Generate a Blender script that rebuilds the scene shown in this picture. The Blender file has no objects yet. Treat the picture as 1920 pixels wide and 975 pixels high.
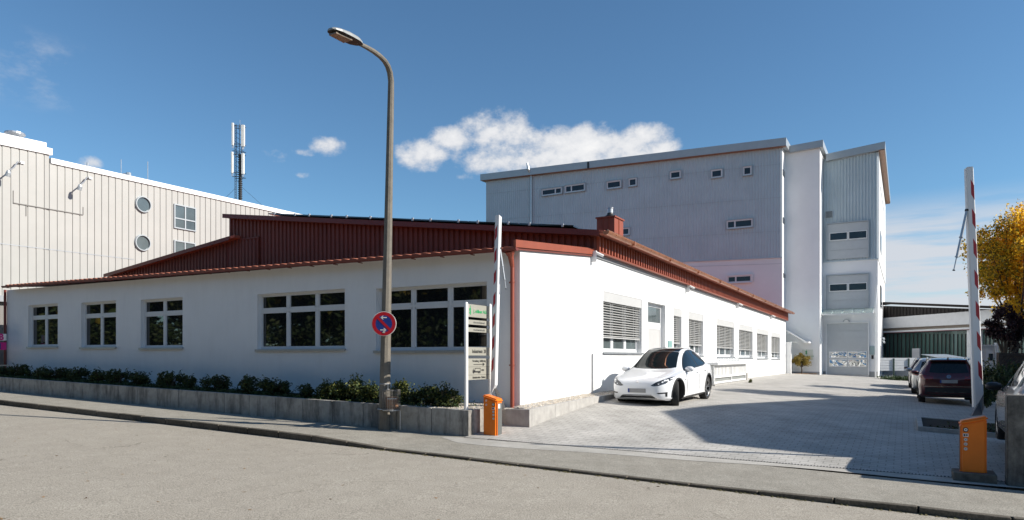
import bpy, bmesh, math, random
from mathutils import Vector, Matrix
from mathutils.bvhtree import BVHTree
from mathutils.geometry import delaunay_2d_cdt
random.seed(7)
C = bpy.context.scene.collection
# ------------------------------------------------------------------ camera, sky, sun, exposure
FPX, HOR = 1282.0, 670.0
cam = bpy.data.cameras.new('camera'); camo = bpy.data.objects.new('camera', cam); C.objects.link(camo)
cam.sensor_width = 36; cam.lens = FPX/1920*36; cam.clip_end = 3000; cam.clip_start = 0.1
cam.shift_y = (HOR-487.5)/1920
camo.location = (0, 0, 0); camo.rotation_euler = (math.radians(90), 0, 0)
bpy.context.scene.camera = camo
U = Vector((.4984, .8670, 0)); W = Vector((.8670, -.4984, 0))      # along the drive / along the street to the right
SUN_EL, SUN_OFF = math.radians(33), math.radians(16)
sh = (U*math.sin(SUN_OFF) + W*math.cos(SUN_OFF)).normalized()
sun_dir = (sh*math.cos(SUN_EL) + Vector((0, 0, math.sin(SUN_EL)))).normalized()
wd = bpy.data.worlds.new('World'); bpy.context.scene.world = wd; wd.use_nodes = True
nt = wd.node_tree; N = nt.nodes; N.clear()
def nn(t, **k):
    n = N.new(t)
    for a, b in k.items(): setattr(n, a, b)
    return n
out = nn('ShaderNodeOutputWorld'); bg = nn('ShaderNodeBackground'); sky = nn('ShaderNodeTexSky')
sky.sky_type = 'NISHITA'; sky.sun_disc = False
sky.sun_elevation = SUN_EL; sky.sun_rotation = math.atan2(sun_dir.x, sun_dir.y)
sky.air_density = 1.0; sky.dust_density = 0.15; sky.ozone_density = 2.2; sky.altitude = 300
bg.inputs[1].default_value = 0.092
def cdir(px, py): return Vector(((px-960)/FPX, 1, (HOR-py)/FPX))
tc = nn('ShaderNodeTexCoord'); sep = nn('ShaderNodeSeparateXYZ'); nt.links.new(tc.outputs['Generated'], sep.inputs[0])
def mth(op, a, b=None, c=None, clamp=False):
    n = nn('ShaderNodeMath', operation=op); n.use_clamp = clamp
    for i, v in enumerate((a, b, c)):
        if v is None: continue
        if isinstance(v, (int, float)): n.inputs[i].default_value = v
        else: nt.links.new(v, n.inputs[i])
    return n.outputs[0]
# sky directions as azimuth (atan x/y) and slope z/r, so that the clouds stay where they are in the sky
rr = mth('SQRT', mth('ADD', mth('MULTIPLY', sep.outputs[0], sep.outputs[0]), mth('MULTIPLY', sep.outputs[1], sep.outputs[1])))
az = mth('ARCTAN2', sep.outputs[0], sep.outputs[1]); sl = mth('DIVIDE', sep.outputs[2], mth('MAXIMUM', rr, .001))
comb = nn('ShaderNodeCombineXYZ'); nt.links.new(az, comb.inputs[0]); nt.links.new(sl, comb.inputs[1])
def noise(scale, detail, rough, sx=1, sy=1, off=0):
    mp = nn('ShaderNodeMapping'); mp.inputs['Scale'].default_value = (sx, sy, 1); mp.inputs['Location'].default_value = (off, off*.7, off)
    nt.links.new(comb.outputs[0], mp.inputs[0])
    n = nn('ShaderNodeTexNoise'); n.inputs['Scale'].default_value = scale; n.inputs['Detail'].default_value = detail
    n.inputs['Roughness'].default_value = rough; nt.links.new(mp.outputs[0], n.inputs['Vector'])
    return n.outputs[0]
n1 = noise(17, 10, .64, 1, 1.2, 3.1); n2 = noise(40, 5, .6, 1, 1.2, 1.7)
def blob(px, py, rx, ry, amp=1.0):
    d = cdir(px, py); r = math.hypot(d.x, d.y); a0 = math.atan2(d.x, d.y); s0 = d.z/r
    fx = rx/FPX*math.cos(a0)**2; fy = ry/FPX*math.cos(a0)
    e = mth('ADD', mth('POWER', mth('ABSOLUTE', mth('DIVIDE', mth('SUBTRACT', az, a0), fx)), 2.0),
            mth('POWER', mth('ABSOLUTE', mth('DIVIDE', mth('SUBTRACT', sl, s0), fy)), 2.0))
    return mth('SUBTRACT', amp, e)
cum = None
for p in ((798, 292, 60, 34), (850, 262, 52, 26), (930, 258, 72, 56), (1000, 285, 110, 50), (1085, 278, 110, 46), (1165, 282, 95, 38), (1215, 258, 60, 34),
          (1020, 300, 230, 34), (1245, 280, 40, 28), (520, 290, 48, 24, .45), (608, 275, 46, 22, .55), (560, 284, 60, 12, .3), (168, 308, 34, 18, .5), (870, 332, 32, 13, .3), (570, 328, 26, 10, .25)):
    b_ = blob(*p)
    cum = b_ if cum is None else mth('SMOOTH_MAX', cum, b_, .35)
dens = mth('ADD', cum, mth('ADD', mth('MULTIPLY', mth('SUBTRACT', n1, .5), 2.6), mth('MULTIPLY', mth('SUBTRACT', n2, .5), 1.5)))
rmp = nn('ShaderNodeMapRange'); rmp.interpolation_type = 'SMOOTHSTEP'
for i, v in ((1, -.1), (2, 1.0), (3, 0), (4, .97)): rmp.inputs[i].default_value = v
nt.links.new(dens, rmp.inputs[0]); cum_a = rmp.outputs[0]
# thin streaks low on the right and a faint veil high on the left
n3 = noise(7, 8, .6, .55, 5.5, 5.0)
def rng(v, a, b, c=0, d=1):
    m = nn('ShaderNodeMapRange'); m.interpolation_type = 'SMOOTHSTEP'
    for i, x in ((1, a), (2, b), (3, c), (4, d)): m.inputs[i].default_value = x
    nt.links.new(v, m.inputs[0]); return m.outputs[0]
lowband = mth('MULTIPLY', rng(sl, .215, .15), rng(az, .38, .47))
streak = mth('MULTIPLY', rng(n3, .32, .54, .28, .92), lowband)
veil = mth('MULTIPLY', rng(noise(9, 9, .65, 1, 1.6, 8.3), .5, .75, 0, .38), rng(blob(60, 130, 190, 90), 0, 1))
alpha = mth('MAXIMUM', mth('MAXIMUM', cum_a, streak), veil)
cc = nn('ShaderNodeMixRGB'); cc.inputs[1].default_value = (5.2, 5.4, 5.8, 1); cc.inputs[2].default_value = (7.8, 7.7, 7.6, 1)
nt.links.new(rng(dens, .3, 2.0), cc.inputs[0])
mx = nn('ShaderNodeMixRGB'); nt.links.new(alpha, mx.inputs[0]); tint = nn('ShaderNodeMixRGB', blend_type='MULTIPLY'); tint.inputs[0].default_value = 1; tint.inputs[2].default_value = (.66, .90, 1.0, 1); nt.links.new(sky.outputs[0], tint.inputs[1]); nt.links.new(tint.outputs[0], mx.inputs[1]); nt.links.new(cc.outputs[0], mx.inputs[2])
nt.links.new(mx.outputs[0], bg.inputs[0]); nt.links.new(bg.outputs[0], out.inputs[0])
sl_ = bpy.data.lights.new('sun', 'SUN'); sl_.energy = 5.0; sl_.angle = math.radians(.53); sl_.color = (1, .94, .85)
so = bpy.data.objects.new('sun', sl_); C.objects.link(so); so.rotation_euler = sun_dir.to_track_quat('Z', 'Y').to_euler(); so.location = sun_dir*80
vs = bpy.context.scene.view_settings; vs.view_transform = 'Standard'; vs.look = 'None'; vs.exposure = 0.5; vs.gamma = 1
# ------------------------------------------------------------------ frames of reference
C0 = Vector((.188, 16.08, 0))                                       # front corner of the white building
def P(a, b, z=0.0): p = C0 + U*a + W*b; return Vector((p.x, p.y, z))
def onb(px, py, b):                                                 # meets the vertical plane b = const: (a, z)
    r = (px-960)/FPX; q = C0 + W*b
    a = (r*q.y - q.x)/(U.x - r*U.y); d = q.y + U.y*a
    return a, (HOR-py)/FPX*d
def ona(px, py, a):
    r = (px-960)/FPX; q = C0 + U*a
    b = (r*q.y - q.x)/(W.x - r*W.y); d = q.y + W.y*b
    return b, (HOR-py)/FPX*d
def at(px, py, d): return Vector(((px-960)/FPX*d, d, (HOR-py)/FPX*d))
def ab(v): r = v - C0; return r.dot(U), r.dot(W)
def clamp(x, a, b): return max(a, min(b, x))
def lerp(a, b, t): return a + (b-a)*t
def street(b): return -1.717 - .024*clamp(b, -60, 40)
def drop(b): return .10*clamp((b+3.2)/2.2, 0, 1) - .045*clamp((b-5.5)/2.5, 0, 1)
def walk(a, b): return street(b) - drop(b)*clamp((-1.75-a)/1.9, 0, 1)
def roadz(b): return street(b) - .135
def drain_a(b): return -1.78 + .095*(b-.5)
def yard(a, b): return -1.13 - .002*a - .055*clamp(b, -2, 14)
def drive(a, b):
    t = clamp((a - drain_a(b))/7.5, 0, 1); return lerp(street(b), yard(a, b), 1-(1-t)**1.5)
# ------------------------------------------------------------------ materials
MATS = {}
def mat(name, col, rough=.6, var=.12, vs_=3.0, bump=0.0, bs=60.0, metal=0.0, spec=.5, col2=None, stain=0, clear=0, emis=None, dirt=None):
    if name in MATS: return MATS[name]
    m = bpy.data.materials.new(name); m.use_nodes = True; t = m.node_tree; p = t.nodes['Principled BSDF']
    p.inputs['Roughness'].default_value = rough; p.inputs['Metallic'].default_value = metal
    p.inputs['Specular IOR Level'].default_value = spec
    if clear: p.inputs['Coat Weight'].default_value = clear; p.inputs['Coat Roughness'].default_value = .03
    tcn = t.nodes.new('ShaderNodeTexCoord')
    n = t.nodes.new('ShaderNodeTexNoise'); n.inputs['Scale'].default_value = vs_; n.inputs['Detail'].default_value = 6; n.inputs['Roughness'].default_value = .65
    t.links.new(tcn.outputs['Object'], n.inputs['Vector'])
    r = t.nodes.new('ShaderNodeValToRGB'); c2 = col2 or tuple(c*(1-var*2) for c in col); c1 = col if col2 else tuple(min(1, c*(1+var*.6)) for c in col)
    r.color_ramp.elements[0].position = .3; r.color_ramp.elements[1].position = .7
    r.color_ramp.elements[0].color = (*c2, 1); r.color_ramp.elements[1].color = (*c1, 1)
    t.links.new(n.outputs[0], r.inputs[0]); last = r.outputs[0]
    if stain:                                                       # rain streaks: noise drawn out downwards
        mp = t.nodes.new('ShaderNodeMapping'); mp.inputs['Scale'].default_value = (1.5, 1.5, .3)
        t.links.new(tcn.outputs['Object'], mp.inputs[0])
        s = t.nodes.new('ShaderNodeTexNoise'); s.inputs['Scale'].default_value = 2.2; s.inputs['Detail'].default_value = 8; s.inputs['Roughness'].default_value = .7
        t.links.new(mp.outputs[0], s.inputs['Vector'])
        q = t.nodes.new('ShaderNodeMapRange'); q.inputs[1].default_value = .46; q.inputs[2].default_value = .72; q.inputs[4].default_value = stain
        t.links.new(s.outputs[0], q.inputs[0])
        x = t.nodes.new('ShaderNodeMixRGB'); x.blend_type = 'MIX'; x.inputs[2].default_value = (*(dirt or tuple(c*.3 for c in col)), 1)
        t.links.new(q.outputs[0], x.inputs[0]); t.links.new(last, x.inputs[1]); last = x.outputs[0]
    t.links.new(last, p.inputs['Base Color'])
    if bump:
        n2 = t.nodes.new('ShaderNodeTexNoise'); n2.inputs['Scale'].default_value = bs; n2.inputs['Detail'].default_value = 4
        t.links.new(tcn.outputs['Object'], n2.inputs['Vector'])
        bp = t.nodes.new('ShaderNodeBump'); bp.inputs['Strength'].default_value = bump; bp.inputs['Distance'].default_value = .02
        t.links.new(n2.outputs[0], bp.inputs['Height']); t.links.new(bp.outputs[0], p.inputs['Normal'])
    MATS[name] = m; return m
M_white = mat('stucco_white', (.80, .805, .80), .85, .015, 1.2, .25, 180, stain=.08, dirt=(.36, .35, .33))
M_pvc = mat('frame_white', (.66, .67, .68), .35, .02)
M_alu = mat('sill_aluminium', (.42, .44, .46), .35, .06, metal=.6)
M_glass = mat('window_glass', (.012, .014, .016), .02, .2, .7, spec=1.0)
M_glassg = mat('tinted_glass', (.10, .125, .13), .04, .2, .7, spec=1.0)
M_red = mat('red_sheet_metal', (.27, .062, .028), .5, .06, 2)
M_dkred = mat('red_cladding', (.15, .032, .018), .55, .10, 1.5)
M_tile = mat('clay_tile', (.46, .15, .08), .75, .18, 4, .3, 60)
M_copper = mat('copper_gutter', (.52, .22, .12), .35, .15, 3, metal=.6)
M_grey = mat('grey_cladding', (.47, .54, .575), .5, .05, .6, metal=.1)
M_greyt = mat('grey_trim', (.40, .43, .45), .42, .05, 1, metal=.3)
M_roofd = mat('roof_dark', (.09, .055, .045), .7, .2, 3)
M_black = mat('black_plastic', (.015, .015, .016), .45, .1)
M_rubber = mat('tyre_rubber', (.022, .022, .022), .85, .15, 20, .2, 90)
M_conc = mat('concrete', (.42, .40, .36), .9, .16, 5, .4, 90, stain=.95, dirt=(.04, .036, .032))
M_conc2 = mat('concrete_pale', (.42, .405, .38), .9, .12, 4, .4, 90, stain=.3)
M_steel = mat('galvanised_steel', (.52, .53, .54), .4, .1, 10, metal=.7)
M_wpaint = mat('white_paint', (.80, .80, .79), .4, .03)
# ------------------------------------------------------------------ mesh helpers
ORG = {}
def root(name, label, cat, loc, group=None, kind=None):
    o = bpy.data.objects.new(name, None); C.objects.link(o); o.empty_display_size = .2
    o.location = loc; ORG[o] = Vector(loc); o['label'] = label; o['category'] = cat
    if group: o['group'] = group
    return o
def tag(o, label, cat, group=None, kind=None):
    if label: o['label'] = label
    if cat: o['category'] = cat
    if group: o['group'] = group
    if kind: o['kind'] = kind
    return o
def mk(name, bm, mats, parent=None, origin=None, smooth=False, label=None, ang=None):
    me = bpy.data.meshes.new(name)
    org = ORG[parent] if parent is not None else Vector(origin if origin is not None else (0, 0, 0))
    for v in bm.verts: v.co -= org
    bmesh.ops.recalc_face_normals(bm, faces=bm.faces) if smooth == 'r' else None
    bm.to_mesh(me); bm.free()
    for m in (mats if isinstance(mats, (list, tuple)) else [mats]): me.materials.append(m)
    o = bpy.data.objects.new(name, me); C.objects.link(o)
    if smooth:
        for p in me.polygons: p.use_smooth = True
        if ang:
            try: me.set_sharp_from_angle(angle=math.radians(ang))
            except Exception: pass
    if parent is not None: o.parent = parent
    else: o.location = org
    ORG[o] = org
    if label: o['label'] = label
    return o
def struct(name, bm, m, smooth=False): o = mk(name, bm, m, smooth=smooth); o['kind'] = 'structure'; return o
def NB(): return bmesh.new()
def hexa(bm, p, mi=0):                                              # 8 corners: bottom 4 round, top 4 round
    v = [bm.verts.new(q) for q in p]
    for f in ((3, 2, 1, 0), (4, 5, 6, 7), (0, 1, 5, 4), (1, 2, 6, 5), (2, 3, 7, 6), (3, 0, 4, 7)):
        bm.faces.new([v[i] for i in f]).material_index = mi
def obox(bm, o, e, n, s0, s1, t0, t1, z0, z1, mi=0):                # z may be number or (zs0, zs1)
    f = lambda z: z if isinstance(z, (tuple, list)) else (z, z)
    a, b = f(z0), f(z1)
    def q(s, t, z): return Vector((o.x+e.x*s+n.x*t, o.y+e.y*s+n.y*t, o.z+z))
    hexa(bm, [q(s0, t0, a[0]), q(s1, t0, a[1]), q(s1, t1, a[1]), q(s0, t1, a[0]), q(s0, t0, b[0]), q(s1, t0, b[1]), q(s1, t1, b[1]), q(s0, t1, b[0])], mi)
CZ = Vector((C0.x, C0.y, 0))
def bab(bm, a0, a1, b0, b1, z0, z1, mi=0): obox(bm, CZ, U, W, a0, a1, b0, b1, z0, z1, mi)   # z pairs vary along a
def bba(bm, b0, b1, a0, a1, z0, z1, mi=0): obox(bm, CZ, W, U, b0, b1, a0, a1, z0, z1, mi)   # z pairs vary along b
def tube(bm, pts, r, seg=10, cap=True, mi=0):
    rs = r if isinstance(r, (list, tuple)) else [r]*len(pts); pts = [Vector(p) for p in pts]; rings = []
    up = None
    for i, p in enumerate(pts):
        d = (pts[min(i+1, len(pts)-1)] - pts[max(i-1, 0)]).normalized()
        if up is None: up = Vector((0, 0, 1)) if abs(d.z) < .9 else Vector((1, 0, 0))
        x = d.cross(up).normalized(); y = x.cross(d).normalized(); up = y
        rings.append([bm.verts.new(p + (x*math.cos(2*math.pi*k/seg) + y*math.sin(2*math.pi*k/seg))*rs[i]) for k in range(seg)])
    for i in range(len(rings)-1):
        for k in range(seg): bm.faces.new((rings[i][k], rings[i][(k+1) % seg], rings[i+1][(k+1) % seg], rings[i+1][k])).material_index = mi
    if cap: bm.faces.new(rings[0][::-1]).material_index = mi; bm.faces.new(rings[-1]).material_index = mi
def quad(bm, a, b, c, d, mi=0):
    f = bm.faces.new([bm.verts.new(p) for p in (a, b, c, d)]); f.material_index = mi; return f
def disc(bm, c, ex, ey, r, seg=28, mi=0, r0=0):
    if r0:
        o = [bm.verts.new(c+ex*(r*math.cos(t*2*math.pi/seg))+ey*(r*math.sin(t*2*math.pi/seg))) for t in range(seg)]
        i = [bm.verts.new(c+ex*(r0*math.cos(t*2*math.pi/seg))+ey*(r0*math.sin(t*2*math.pi/seg))) for t in range(seg)]
        for k in range(seg): bm.faces.new((o[k], o[(k+1) % seg], i[(k+1) % seg], i[k])).material_index = mi
    else: bm.faces.new([bm.verts.new(c+ex*(r*math.cos(t*2*math.pi/seg))+ey*(r*math.sin(t*2*math.pi/seg))) for t in range(seg)]).material_index = mi
def prism(bm, pts, dvec, mi=0):
    a = [bm.verts.new(p) for p in pts]; b = [bm.verts.new(Vector(p)+dvec) for p in pts]; n = len(a)
    bm.faces.new(a[::-1]).material_index = mi; bm.faces.new(b).material_index = mi
    for i in range(n): bm.faces.new((a[i], a[(i+1) % n], b[(i+1) % n], b[i])).material_index = mi
def sheet(name, a_rng, b_rng, zf, m, kind='structure', na=None, nb=None):
    """a ground sheet on a grid in the drive's own (a, b) axes, with UV = (b, a) in metres"""
    bm = NB(); uv = bm.loops.layers.uv.new('UV')
    B = b_rng
    rows = []
    for b in B:
        lo, hi = (a_rng(b) if callable(a_rng) else a_rng)
        k = na or max(2, int(abs(hi-lo)/1.0)+1); rows.append([(lerp(lo, hi, i/(k-1)), b) for i in range(k)])
    k = max(len(r) for r in rows); vs2 = []
    for r in rows:
        lo, hi = r[0][0], r[-1][0]; b = r[0][1]
        vs2.append([(bm.verts.new(P(lerp(lo, hi, i/(k-1)), b, zf(lerp(lo, hi, i/(k-1)), b))), lerp(lo, hi, i/(k-1)), b) for i in range(k)])
    for i in range(len(vs2)-1):
        for j in range(k-1):
            c = [vs2[i][j], vs2[i+1][j], vs2[i+1][j+1], vs2[i][j+1]]
            f = bm.faces.new([x[0] for x in c])
            for l, x in zip(f.loops, c): l[uv].uv = (x[2], x[1])
            if f.normal.z < 0: pass
    bm.normal_update()
    for f in bm.faces:
        if f.normal.z < 0: f.normal_flip()
    o = mk(name, bm, m); o['kind'] = kind
    for p in o.data.polygons: p.use_smooth = True
    return o
def fr(a, b, st):
    n = max(1, int(round((b-a)/st))); return [a+(b-a)*i/n for i in range(n+1)]
def corrug(bm, f, s0, s1, period, depth, zb, zt, duty=.5, ramp=.12, mi=0, phase=0):
    """ribbed sheet: f(s, t) -> plan point, t = outward; zb/zt functions of s"""
    prof = []; s = s0 - phase
    while s < s1:
        for q, t in ((0, 0), (ramp*period, depth), (duty*period, depth), ((duty+ramp)*period, 0)):
            if s0 < s+q < s1: prof.append((s+q, t))
        s += period
    prof = [(s0, 0)] + prof + [(s1, 0)]; prev = None
    for s, t in prof:
        p = f(s, t); cur = (bm.verts.new((p.x, p.y, zb(s))), bm.verts.new((p.x, p.y, zt(s))))
        if prev: bm.faces.new((prev[0], cur[0], cur[1], prev[1])).material_index = mi
        prev = cur
def holed(bm, o, e, n, s0, s1, zb, zt, holes, depth, mi=0):
    """wall face with rectangular openings and their reveals (going inwards by depth); zb/zt callables"""
    ss = sorted({s0, s1, *[h[0] for h in holes], *[h[1] for h in holes]}); zz = sorted({*[h[2] for h in holes], *[h[3] for h in holes]})
    def q(s, t, z): return Vector((o.x+e.x*s+n.x*t, o.y+e.y*s+n.y*t, z))
    for i in range(len(ss)-1):
        a, b = ss[i], ss[i+1]; m = (a+b)/2
        hs = sorted([h for h in holes if h[0] <= m <= h[1]], key=lambda h: h[2])
        cur = (zb(a), zb(b))
        for h in hs + [None]:
            top = (h[2], h[2]) if h else (zt(a), zt(b))
            quad(bm, q(a, 0, cur[0]), q(b, 0, cur[1]), q(b, 0, top[1]), q(a, 0, top[0]), mi)
            if h: cur = (h[3], h[3])
    for a, b, c, d in holes:
        for p in ((q(a, 0, c), q(a, -depth, c), q(a, -depth, d), q(a, 0, d)), (q(b, 0, c), q(b, 0, d), q(b, -depth, d), q(b, -depth, c)),
                  (q(a, 0, d), q(a, -depth, d), q(b, -depth, d), q(b, 0, d)), (q(a, 0, c), q(b, 0, c), q(b, -depth, c), q(a, -depth, c))): quad(bm, *p, mi)
def window(par, o, e, n, s0, s1, z0, z1, xs, zs, fw=.07, t0=-.16, th=.07, fm=None, gm=None, name='window', sill=True, label=None, sash=True):
    """frame + panes; xs/zs = relative split positions"""
    fm = fm or M_pvc; gm = gm or M_glass
    bm = NB(); Wd, Hd = s1-s0, z1-z0; X = [0]+list(xs)+[1]; Z = [0]+list(zs)+[1]
    obox(bm, o, e, n, s0, s1, t0, t0+th, z0, z0+fw); obox(bm, o, e, n, s0, s1, t0, t0+th, z1-fw, z1)
    obox(bm, o, e, n, s0, s0+fw, t0, t0+th, z0+fw, z1-fw); obox(bm, o, e, n, s1-fw, s1, t0, t0+th, z0+fw, z1-fw)
    for x in xs: obox(bm, o, e, n, s0+Wd*x-fw*.55, s0+Wd*x+fw*.55, t0, t0+th-.003, z0+fw, z1-fw)
    for z in zs: obox(bm, o, e, n, s0+fw, s1-fw, t0, t0+th-.006, z0+Hd*z-fw*.55, z0+Hd*z+fw*.55)
    if sash:
        sw = fw*.55
        for i in range(len(X)-1):
            for j in range(len(Z)-1):
                a, b = s0+Wd*X[i]+fw*.5, s0+Wd*X[i+1]-fw*.5; c, d = z0+Hd*Z[j]+fw*.5, z0+Hd*Z[j+1]-fw*.5
                for q in ((a, b, c, c+sw+fw*.3), (a, b, d-sw-fw*.3, d), (a, a+sw+fw*.3, c, d), (b-sw-fw*.3, b, c, d)): obox(bm, o, e, n, q[0], q[1], t0+.01, t0+th-.012, q[2], q[3])
    w = mk(name, bm, fm, par, label=label)
    for i in range(len(X)-1):
        for j in range(len(Z)-1):
            g = NB(); obox(g, o, e, n, s0+Wd*X[i]+.02, s0+Wd*X[i+1]-.02, t0+.016, t0+.03, z0+Hd*Z[j]+.02, z0+Hd*Z[j+1]-.02)
            # each pane leans a hair its own way, as real glazing does
            k = random.uniform(-.004, .004)
            for v in g.verts: v.co += n*(k*(v.co.z-z0))
            mk('pane', g, gm, w)
    if sill:
        g = NB(); obox(g, o, e, n, s0-.05, s1+.05, t0+.02, .06, z0-.035, z0-.005); obox(g, o, e, n, s0-.05, s1+.05, .045, .06, z0-.07, z0-.035)
        mk('sill', g, M_alu, w)
    return w
# ------------------------------------------------------------------ ground materials
def ground_mat(name, c1, c2, speck, sc=220, patch=.25, rough=.92, coarse=.55, crack=False):
    m = bpy.data.materials.new(name); m.use_nodes = True; t = m.node_tree; p = t.nodes['Principled BSDF']; p.inputs['Roughness'].default_value = rough
    p.inputs['Specular IOR Level'].default_value = .25
    g = t.nodes.new('ShaderNodeNewGeometry')
    def nz(s, d, r=.6):
        n = t.nodes.new('ShaderNodeTexNoise'); n.inputs['Scale'].default_value = s; n.inputs['Detail'].default_value = d; n.inputs['Roughness'].default_value = r
        t.links.new(g.outputs['Position'], n.inputs['Vector']); return n.outputs[0]
    def ramp(v, a, b, ca, cb):
        r = t.nodes.new('ShaderNodeValToRGB'); r.color_ramp.elements[0].position = a; r.color_ramp.elements[1].position = b
        r.color_ramp.elements[0].color = (*ca, 1); r.color_ramp.elements[1].color = (*cb, 1); t.links.new(v, r.inputs[0]); return r.outputs[0]
    base = ramp(nz(.35, 7, .65), .35, .68, c2, c1)
    sp = ramp(nz(sc*.35, 3, .7), .36, .64, (1-speck,)*3, (1+speck*.5,)*3)
    x = t.nodes.new('ShaderNodeMixRGB'); x.blend_type = 'MULTIPLY'; x.inputs[0].default_value = 1; t.links.new(base, x.inputs[1]); t.links.new(sp, x.inputs[2])
    y = t.nodes.new('ShaderNodeMixRGB'); y.blend_type = 'MULTIPLY'; y.inputs[0].default_value = patch
    t.links.new(x.outputs[0], y.inputs[1]); t.links.new(ramp(nz(2.2, 9, .75), .42, .6, (.55, .53, .5), (1.1, 1.1, 1.1)), y.inputs[2])
    if crack:
        wv = t.nodes.new('ShaderNodeTexNoise'); wv.inputs['Scale'].default_value = 1.4; wv.inputs['Detail'].default_value = 6; t.links.new(g.outputs['Position'], wv.inputs['Vector'])
        ad = t.nodes.new('ShaderNodeMixRGB'); ad.blend_type = 'ADD'; ad.inputs[0].default_value = 1.6; t.links.new(g.outputs['Position'], ad.inputs[1]); t.links.new(wv.outputs['Color'], ad.inputs[2])
        vo = t.nodes.new('ShaderNodeTexVoronoi'); vo.feature = 'DISTANCE_TO_EDGE'; vo.inputs['Scale'].default_value = .22; t.links.new(ad.outputs[0], vo.inputs['Vector'])
        c1_ = ramp(vo.outputs['Distance'], 0.0, .0035, (.5, .48, .45), (1, 1, 1)); msk = ramp(nz(.5, 3), .5, .6, (0, 0, 0), (1, 1, 1))
        yy = t.nodes.new('ShaderNodeMixRGB'); yy.blend_type = 'MULTIPLY'; t.links.new(msk, yy.inputs[0]); t.links.new(y.outputs[0], yy.inputs[1]); t.links.new(c1_, yy.inputs[2]); y = yy
    t.links.new(y.outputs[0], p.inputs['Base Color'])
    bp = t.nodes.new('ShaderNodeBump'); bp.inputs['Strength'].default_value = coarse; bp.inputs['Distance'].default_value = .01
    t.links.new(nz(sc*.5, 2), bp.inputs['Height']); t.links.new(bp.outputs[0], p.inputs['Normal'])
    return m
M_road = ground_mat('road_asphalt', (.40, .365, .305), (.37, .335, .28), .48, 160, .16, crack=True)
M_walk = ground_mat('pavement_asphalt', (.36, .335, .285), (.32, .30, .255), .42, 160, .3)
M_apron = ground_mat('apron_concrete', (.46, .44, .40), (.40, .385, .35), .12, 90, .3)
M_kerb = ground_mat('kerb_granite', (.17, .15, .12), (.085, .075, .06), .3, 80, .5)
M_ground = ground_mat('far_ground', (.12, .12, .09), (.09, .10, .06), .2, 10, .5)
M_soil = ground_mat('planting_soil', (.045, .035, .026), (.03, .024, .018), .3, 60, .5)
def paver_mat():
    m = bpy.data.materials.new('block_paving'); m.use_nodes = True; t = m.node_tree; p = t.nodes['Principled BSDF']; p.inputs['Roughness'].default_value = .88
    uv = t.nodes.new('ShaderNodeUVMap'); uv.uv_map = 'UV'
    mp = t.nodes.new('ShaderNodeMapping'); mp.inputs['Rotation'].default_value[2] = math.radians(0); t.links.new(uv.outputs[0], mp.inputs[0])
    b = t.nodes.new('ShaderNodeTexBrick'); b.offset = .5; b.inputs['Scale'].default_value = 1; b.inputs['Brick Width'].default_value = .24; b.inputs['Row Height'].default_value = .16
    b.inputs['Mortar Size'].default_value = .011; b.inputs['Mortar Smooth'].default_value = .3; b.inputs['Bias'].default_value = -.2
    b.inputs['Color1'].default_value = (.48, .465, .435, 1); b.inputs['Color2'].default_value = (.41, .395, .37, 1); b.inputs['Mortar'].default_value = (.31, .30, .275, 1)
    t.links.new(mp.outputs[0], b.inputs[0])
    n = t.nodes.new('ShaderNodeTexNoise'); n.inputs['Scale'].default_value = .7; n.inputs['Detail'].default_value = 9; n.inputs['Roughness'].default_value = .7; t.links.new(uv.outputs[0], n.inputs['Vector'])
    r = t.nodes.new('ShaderNodeValToRGB'); r.color_ramp.elements[0].position = .36; r.color_ramp.elements[1].position = .64
    r.color_ramp.elements[0].color = (.74, .735, .72, 1); r.color_ramp.elements[1].color = (1.08, 1.07, 1.06, 1); t.links.new(n.outputs[0], r.inputs[0])
    x = t.nodes.new('ShaderNodeMixRGB'); x.blend_type = 'MULTIPLY'; x.inputs[0].default_value = 1; t.links.new(b.outputs[0], x.inputs[1]); t.links.new(r.outputs[0], x.inputs[2])
    n2 = t.nodes.new('ShaderNodeTexNoise'); n2.inputs['Scale'].default_value = 45; n2.inputs['Detail'].default_value = 3; t.links.new(uv.outputs[0], n2.inputs['Vector'])
    r2 = t.nodes.new('ShaderNodeValToRGB'); r2.color_ramp.elements[0].position = .35; r2.color_ramp.elements[1].position = .65
    r2.color_ramp.elements[0].color = (.86, .86, .86, 1); r2.color_ramp.elements[1].color = (1.05, 1.05, 1.05, 1); t.links.new(n2.outputs[0], r2.inputs[0])
    y = t.nodes.new('ShaderNodeMixRGB'); y.blend_type = 'MULTIPLY'; y.inputs[0].default_value = 1; t.links.new(x.outputs[0], y.inputs[1]); t.links.new(r2.outputs[0], y.inputs[2])
    t.links.new(y.outputs[0], p.inputs['Base Color'])
    bp = t.nodes.new('ShaderNodeBump'); bp.inputs['Strength'].default_value = .5; bp.inputs['Distance'].default_value = .005; bp.invert = True
    t.links.new(b.outputs['Fac'], bp.inputs['Height']); t.links.new(bp.outputs[0], p.inputs['Normal'])
    return m
M_pave = paver_mat()
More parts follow.
